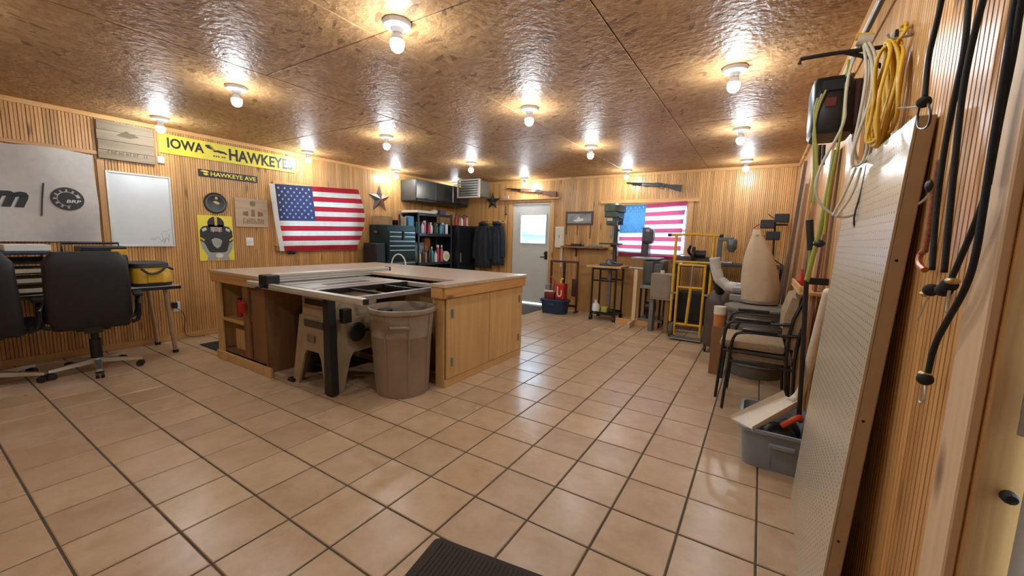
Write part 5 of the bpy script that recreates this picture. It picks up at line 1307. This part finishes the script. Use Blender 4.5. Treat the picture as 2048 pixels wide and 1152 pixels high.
# tote with shovel, pole and bag
tt = thing('storage_tote', 'blue grey plastic tote on the tiles beside the leaning pegboard', 'tote', (.05, 2.0, 0))
def rr(x0, x1, y0, y1, z, r=.05):
    L = []
    for cx, cy, a0 in ((x1-r, y1-r, 0), (x0+r, y1-r, 90), (x0+r, y0+r, 180), (x1-r, y0+r, 270)):
        for k in range(5): L.append((cx+r*math.cos(R(a0+22.5*k)), cy+r*math.sin(R(a0+22.5*k)), z))
    return L
tx0, tx1, ty0, ty1 = -.085, .225, 1.79, 2.25
q = MB(); q.loft([rr(tx0+.012, tx1-.005, ty0+.012, ty1-.012, .014), rr(tx0, tx1, ty0, ty1, .0), rr(tx0-.022, tx1+.015, ty0-.022, ty1+.022, .225), rr(tx0-.036, tx1+.022, ty0-.036, ty1+.036, .227), rr(tx0-.036, tx1+.022, ty0-.036, ty1+.036, .245), rr(tx0-.020, tx1+.013, ty0-.020, ty1+.020, .246), rr(tx0+.006, tx1-.006, ty0+.006, ty1-.006, .014)], caps=True)
q.build('bin', TOTE, tt, True)
MB().box((.04, ty0-.048, .155), (.17, ty0-.025, .185), .006).build('handle', TOTE, tt)
MB().box((.05, ty0-.012, .03), (.055, ty0-.018+.01, .16)).build('rib', TOTE, tt)
SHW = simple('shovel_white', (.70, .62, .50), .5, 0, .08)
sh = thing('white_shovel', 'long handled off-white shovel lying across the tote', 'shovel', (.1, 2.0, .2))
A, Bp = Vector((-.105, 1.80, .235)), Vector((.165, 2.12, .345)); d = (Bp-A).normalized(); sd = Vector((0, 0, 1)).cross(d).normalized(); up = d.cross(sd)
MB().loft([[A+sd*a-up*0+up*b_ for a, b_ in ((-.075, 0), (.075, 0), (.08, .03), (.07, .012), (-.07, .012), (-.08, .03))], [Bp+sd*a+up*b_ for a, b_ in ((-.06, .0), (.06, .0), (.065, .05), (.055, .012), (-.055, .012), (-.065, .05))]]).build('blade', SHW, sh)
MB().tube([Bp-d*.03+up*.01, Bp+d*.04+up*.02, Vector((.20, 2.08, .46)), Vector((.222, 1.74, 1.09))], [.022, .022, .024, .024, .024, .024, .024], 12, smooth=1).build('handle', SHW, sh, True)
MB().sph((.222, 1.74, 1.09), .024).build('handle_cap', SHW, sh, True)
one(MB().sph((.09, 1.96, .15), .10, .11, .085, 16, 10).sph((.15, 2.12, .13), .07, .09, .09, 14, 8), 'work_bag', BLACK, 'crumpled black bag inside the tote', 'bag', smooth='all')
one(MB().tube([(.10, 1.90, .245), (.16, 1.92, .30), (.195, 1.98, .30), (.20, 2.03, .26)], .018, 8, smooth=2), 'orange_strap', simple('orange_red', (.60, .07, .02), .5), 'orange red strap looped over the black bag', 'strap', smooth=True)
pg_ = thing('extension_pole', 'lime green extension pole with black lower end leaning on the right wall', 'pole', (.2, 2.0, .2))
MB().tube([pY(1672, 300, 1.95), pY(1640, 460, 1.95), pY(1613, 562, 1.95)], .013, 10).build('pole', simple('lime_enamel', (.28, .30, .045), .45), pg_, True)
MB().tube([pY(1613, 560, 1.95), (.165, 1.97, .75), (.19, 2.0, .27)], .013, 10).build('lower_pole', BLACK, pg_, True)
MB().sph(pY(1638, 487, 1.95), .03, .03, .022).build('collar', BLACK, pg_, True)
lp = thing('loppers', 'long lopper handle with a black grip and lime shaft near the pole', 'tool', (.2, 2.2, .9))
MB().tube([pY(1619, 440, 2.1), pY(1622, 500, 2.1)], .02, 10).build('grip', BLACK, lp, True); MB().tube([pY(1622, 500, 2.1), pY(1616, 566, 2.1)], .012, 8).build('shaft', simple('lime_enamel', (.28, .30, .045)), lp, True)
MB().box((.16, 2.09, 1.10), (.262, 2.13, 1.14)).build('wall_hook', BLACKM, lp)

# boards leaning in the far right corner
def lean(label, Y, x0, x1, z1, w, th, m, dy=0):
    a = Vector((x0, Y, .0)); b_ = Vector((x1, Y+dy, z1))
    return one(MB().obox(a, b_-a, w/2, th/2) if False else _lean(a, b_, w, th), 'leaning_board', m, label, 'board', 'boards leaning on the right wall')
def _lean(a, b_, w, th):
    q = MB(); d = b_-a; n = Vector((d.z, 0, -d.x)).normalized()
    L = []
    for p in (a, b_): L.append([p+Vector((0, -w/2, 0)), p+Vector((0, w/2, 0)), p+Vector((0, w/2, 0))-n*th, p+Vector((0, -w/2, 0))-n*th])
    return q.loft(L)
RBW = wood('red_brown_board', (.20, .085, .04), (.34, .17, .085), 2, .55, .5, False, .1)
lean('dark brown board leaning in the far corner, tallest of the dark ones', 4.30, .13, .225, 2.20, .10, .03, DKBOARD)
lean('narrow pale board leaning beside the tallest dark board', 4.44, .15, .24, 2.05, .05, .025, STUD)
lean('greyish board leaning behind the dust bag', 4.62, .11, .24, 1.75, .09, .02, GREYWOOD)
lean('short dark board leaning behind the dust bag', 4.78, .06, .22, 1.45, .10, .03, DKBOARD)
lean('red brown board leaning between the chairs and the dark boards', 4.14, .19, .245, 1.95, .10, .025, RBW)
lean('pale stud leaning upright behind the stacked chairs', 3.62, .258, .267, 2.22, .045, .03, STUD)
lean('pink tinted board leaning behind the stacked chairs', 3.45, .18, .24, 2.10, .09, .02, PINE)
lean('short brown board leaning behind the stacked chairs', 3.25, .19, .25, 1.30, .12, .02, DKBOARD)
lean('pale stud standing close to the pegboard', 1.74, .262, .268, 1.88, .045, .018, STUD)
lean('orange pine board standing close to the pegboard', 1.62, .262, .268, 2.05, .09, .018, PINE)
lean('red brown board standing behind the lime pole', 2.35, .20, .255, 1.95, .14, .016, RBW)
lean('pine board standing behind the lime pole', 2.55, .22, .26, 2.15, .10, .018, PINE)
bl = thing('wall_ledge', 'small wooden ledge of odds and ends on the right wall behind the pole', 'shelf', (.2, 2.5, 1.0))
MB().box((.13, 2.20, 1.02), (RX-.001, 2.95, 1.04), .003).build('board', PINE_Y, bl); MB().box((.13, 2.20, 1.04), (.145, 2.95, 1.075), .002).build('lip', PINE_Y, bl)
one(MB().lathe([(0, 0), (.022, 0), (.022, .07), (.01, .09), (.01, .12), (0, .12)], (.17, 2.70, 1.04), 12), 'red_bottle', RED, 'small red bottle on the right wall ledge', 'bottle', smooth=True)

# ---- pegboard panel leaning on the right wall
pb = thing('pegboard', 'large cream pegboard panel leaning on the right wall', 'pegboard', (.17, 1.07, 0))
PA, PB = Vector((.15, 0, .012)), Vector((.224, 0, 1.70)); PN = Vector((PB.z-PA.z, 0, -(PB.x-PA.x))).normalized()
ang = math.atan2(PB.x-PA.x, PB.z-PA.z); PLn = (PB-PA).length
def peg(a, b_, mat, name, bev=.003):
    o = MB().box(a, b_, bev).build(name, mat, pb, world=False); o.location = (PA.x-.17, 0, PA.z-.012); o.rotation_euler = (0, ang, 0); return o
# local: x = into the wall, y along, z up the panel ; root sits at y=1.07
peg((0, -.47, 0), (.006, .46, PLn), PEG, 'sheet', 0)
for y0, y1 in ((-.47, -.45), (.44, .46)): peg((.006, y0, .0), (.042, y1, PLn), PEG_EDGE, 'frame')
for z in (0, PLn/2, PLn-.02): peg((.0062, -.45, z), (.042, .44, z+.02), PEG_EDGE, 'frame')
for z in (.42, .82, 1.30): 
    o = MB().cyl((.02, -.472, z), (.02, -.4695, z), .004, n=10).build('screw', BLACKM, pb, world=False); o.location = (PA.x-.17, 0, PA.z-.012); o.rotation_euler = (0, ang, 0)

# ---- cords, reel, hooks on the right wall
def rp(x, y, off=.03): return pX(x, y, RX-off)
yc = thing('power_cable', 'coiled yellow extension cord hanging on the right wall', 'extension cord', (.24, 1.0, 1.7))
random.seed(5)
for k in range(9):
    ct = Vector((.225+random.uniform(-.02, .02), 1.0, 1.865)); pts = []
    w_, h_ = .028+.010*k, .165+random.uniform(-.02, .012)
    ph = random.uniform(-.2, .2)
    for j in range(28):
        a = 2*math.pi*j/28; s_ = math.sin(a)
        yy = ct.y-.02*s_*0+w_*math.cos(a)*(1-.35*s_)*1.0+.03*(1-s_)*.3
        pts.append((ct.x+.008*math.sin(3*a+k)+.012*math.cos(a)*(1 if k % 2 else -1), yy, ct.z+h_*s_))
    MB().tube(pts, .0062, 6, closed=True).build('coil', CORDY, yc, 'all')
MB().tube([(.235, .98, 2.03), (.25, .965, 2.06), rp(1800, 62, .02), rp(1806, 48, .02), rp(1815, 45, .02), rp(1808, 62, .02)], .006, 6, smooth=1).build('loose_end', CORDY, yc, 'all')
MB().tube([(RX, 1.0, 2.045), (.215, 1.0, 2.04), (.205, 1.0, 2.06)], .005, 6).build('wall_hook', STEEL, yc, True)

rod = thing('hook_bracket', 'long dark steel hook arm reaching out from the right wall', 'hook', (RX, 1.25, 2.1))
MB().tube([(RX, 1.22, 2.10), pY(1745, 97, 1.2), pY(1660, 108, 1.2), pY(1602, 118, 1.2), pY(1599, 128, 1.2)], .008, 8).build('arm', BLACKM, rod, True)
MB().tube([pY(1690, 105, 1.2), pY(1725, 112, 1.22), (RX-.002, 1.24, 2.01)], .008, 8).build('brace', BLACKM, rod, True)
MB().box((RX-.012, 1.20, 1.98), (RX-.0005, 1.26, 2.15), .002).build('plate', BLACKM, rod)
cw = thing('power_cable', 'cream extension cord draped in long loops from the steel hook arm', 'extension cord', (.2, 1.3, 1.5))
def loop(path, Y, r, name, par, m, n=7, close=False): return MB().tube([pY(x, y, Y if not isinstance(Y, (list, tuple)) else Y[i]) for i, (x, y) in enumerate(path)], r, n, smooth=2, closed=close).build(name, m, par, 'all')
loop([(1725, 88), (1700, 130), (1690, 200), (1690, 250), (1640, 330), (1626, 390), (1665, 435), (1715, 432), (1748, 375), (1735, 300), (1725, 220), (1740, 140), (1738, 95)], 1.22, .0055, 'loop', cw, CORDW)
loop([(1730, 86), (1748, 130), (1742, 200), (1715, 270), (1700, 325), (1712, 335), (1730, 320), (1738, 260), (1752, 180), (1752, 110), (1738, 84)], 1.17, .0055, 'loop', cw, CORDW)
loop([(1728, 90), (1735, 150), (1720, 230), (1705, 300), (1722, 332), (1742, 310), (1748, 240), (1745, 160), (1742, 95)], 1.19, .0055, 'loop', cw, CORDW)
loop([(1712, 335), (1690, 385), (1665, 432)], 1.2, .005, 'strand', cw, CORDW); loop([(1722, 335), (1705, 390), (1672, 434)], 1.18, .005, 'strand', cw, CORDW)
MB().tube([pY(1715, 80, 1.2), pY(1745, 80, 1.2)], .022, 10).build('wrap', simple('tan_wrap', (.50, .42, .30), .6), cw, True)
MB().tube([pY(1712, 74, 1.2), pY(1742, 72, 1.2)], .014, 8).build('yellow_wrap', CORDY, cw, True)
dkc = one(MB().tube([pY(1733, 330, 1.18), pY(1722, 385, 1.18), pY(1708, 430, 1.18), pY(1708, 455, 1.18), pY(1714, 452, 1.18)], .0035, 6, smooth=1), 'hook_wire', BLACKM, 'thin dark wire hook hanging among the cream cord loops', 'wire', smooth=True)
re = thing('cord_reel', 'black cord reel with a red lamp mounted high on the right wall', 'cord reel', (.2, 2.0, 1.9))
q = MB(); q.loft([rl(.165, 1.96, 1.93, .085, .13, 24, 6), rl(.160, 1.96, 1.95, .092, .14, 24, 6), rl(.150, 1.96, 2.19, .092, .14, 24, 6), rl(.147, 1.96, 2.22, .08, .12, 24, 6)]); q.build('housing', BLACK, re, True)
MB().box((.225, 1.86, 1.96), (RX-.0005, 2.06, 2.20), .006).build('bracket', MAROON, re)
MB().box((.12, 1.813, 2.06), (.17, 1.82, 2.11), .004).build('red_lamp', simple('dim_red_lens', (.14, .025, .015), .4), re)
MB().box((.10, 1.812, 2.14), (.22, 1.82, 2.20), .005).build('panel', RUBBER, re)
for k, (o_, m_) in enumerate(((0, CORDG), (.012, CORDW), (.024, CORDG))):
    MB().tube([pY(1652-k*8, 180+k*8, 1.80), pY(1634-k*3, 220, 1.80), pY(1626+k*2, 270, 1.80), pY(1628+k*4, 340, 1.82), pY(1622+k*3, 405, 1.84)], .0055, 6, smooth=2).build('cord', m_, re, 'all')
MB().tube([pY(1698, 120, 1.85), pY(1692, 160, 1.82), pY(1690, 200, 1.79), pY(1682, 270, 1.79), pY(1668, 330, 1.85), pY(1655, 400, 1.9), pY(1648, 470, 1.93)], .006, 6, smooth=2).build('cord', CORDG, re, 'all')
for x, m_ in ((1634, WHITE), (1640, BLACK), (1648, BLACK)): MB().tube([pY(x, 290, 1.9), pY(x-2, 330, 1.9)], .008, 8).build('plug', m_, re, True)
pipe = one(MB().tube([(RX-.045, 2.35, H-.17), (RX-.045, .20, H-.17)], .012, 10).box((RX-.04, 2.20, H-.19), (RX-.0005, 2.24, H-.15), .002).box((RX-.04, .6, H-.19), (RX-.0005, .64, H-.15), .002), 'wall_pipe', simple('pipe_grey', (.12, .11, .10), .45, .5), 'dark grey pipe running along the top of the right wall', 'pipe', smooth=True)

# ---- bungee cords near the camera
BUN = simple('bungee_black', (.012, .013, .015), .75, 0, .3, 60, .4, 500)
def bungee(label, path, r, ball=None, hook=None, off=.035):
    t = thing('bungee_cord', label, 'bungee cord', tuple(rp(*path[-1], off)))
    MB().tube([rp(x, y, off) for x, y in path], r, 9, smooth=2).build('cord', BUN, t, 'all')
    if ball: MB().sph(rp(*ball, off), .015, .013, .014).build('knot', BUN, t, 'all')
    if hook: MB().tube([rp(x, y, off) for x, y in hook], .0026, 6, smooth=1).build('hook', hookm, t, True)
    return t
hookm = CHROME
BRASS = simple('brass', (.55, .42, .2), .35, .8)
hookm = BLACKM
def nails(ps):
    return ps
b1 = bungee('single black bungee with a ball end hanging in front of the pegboard top', [(1893, -60), (1884, 0), (1868, 70), (1856, 120), (1850, 195)], .0058, (1848, 204), [(1840, 210), (1834, 235), (1836, 255), (1848, 258), (1858, 250), (1862, 228), (1856, 208)], .06)
hookm = CHROME
b2 = bungee('black bungee hanging in the middle of the right wall, left strand', [(1945, -60), (1938, 0), (1930, 100), (1910, 190), (1888, 300), (1872, 420), (1864, 540)], .0058, (1862, 580), [(1858, 590), (1848, 610), (1838, 635), (1834, 640)])
b3 = bungee('black bungee hanging in the middle of the right wall, right strand', [(1985, -60), (1966, 0), (1945, 80), (1925, 180), (1912, 300), (1900, 420), (1888, 545)], .0058, (1898, 570), [(1900, 575), (1895, 600), (1892, 625), (1897, 622)])
b4 = bungee('long black bungee by the door casing with a curled lower end', [(2050, -60), (2030, 0), (2016, 110), (1990, 260), (1966, 420), (1950, 520), (1930, 580), (1895, 640), (1868, 690), (1856, 745)], .0056, (1850, 758), [(1844, 770), (1838, 800), (1842, 808), (1850, 800), (1850, 772)])
b5 = bungee('short black bungee forking from the long one toward the knotted ends', [(1968, 400), (1945, 460), (1915, 530), (1895, 575)], .0052, (1888, 580), None)
b6 = bungee('black bungee strand doubled beside the door casing', [(2062, -60), (2042, 0), (2026, 110), (1998, 240), (1975, 370)], .0055, None, None, .03)
for t, p in ((b2, (1852, 588)), (b3, (1905, 562)), (b4, (1850, 748))):
    c = rp(*p, .035); MB().sph(c, .012, .012, .007).build('brass_cup', BRASS, t, 'all')
rb = thing('red_rope', 'reddish braided cord hanging beside the black bungees', 'rope', tuple(rp(1850, 560, .02)))
MB().tube([rp(x, y, .02) for x, y in ((1878, 320), (1868, 380), (1860, 440), (1850, 505))], .006, 8, smooth=2).build('rope', simple('rope_red', (.30, .10, .05), .8, 0, .4, 90, .5, 300), rb, 'all')
MB().tube([rp(1850, 500, .02), rp(1838, 512, .025), rp(1838, 530, .03), rp(1850, 540, .03)], .007, 8, smooth=1).build('hook_end', simple('copper', (.45, .16, .08), .4, .6), rb, True)
MB().sph(rp(1862, 372, .025), .012, .012, .016).build('clasp', BLACK, rb, True)
MB().tube([rp(1862, 385, .025), rp(1848, 400, .03), rp(1838, 408, .03)], .003, 6).build('wire_hook', CHROME, rb, True)
rail = one(MB().box((RX-.05, -.05+.18, 1.98), (RX-.0005, .62, 2.06), .004), 'hanger_rail', STUD, 'wooden hanger rail high on the right wall above the bungees', 'rail')
nail = thing('wall_rod', 'thin steel rod resting above the pegboard corner', 'rod', tuple(rp(1800, 216, .03)))
MB().tube([rp(1795, 216, .03), rp(1848, 213, .03)], .003, 6).build('rod', STEEL, nail, True)
# window of things outside the frame are left out
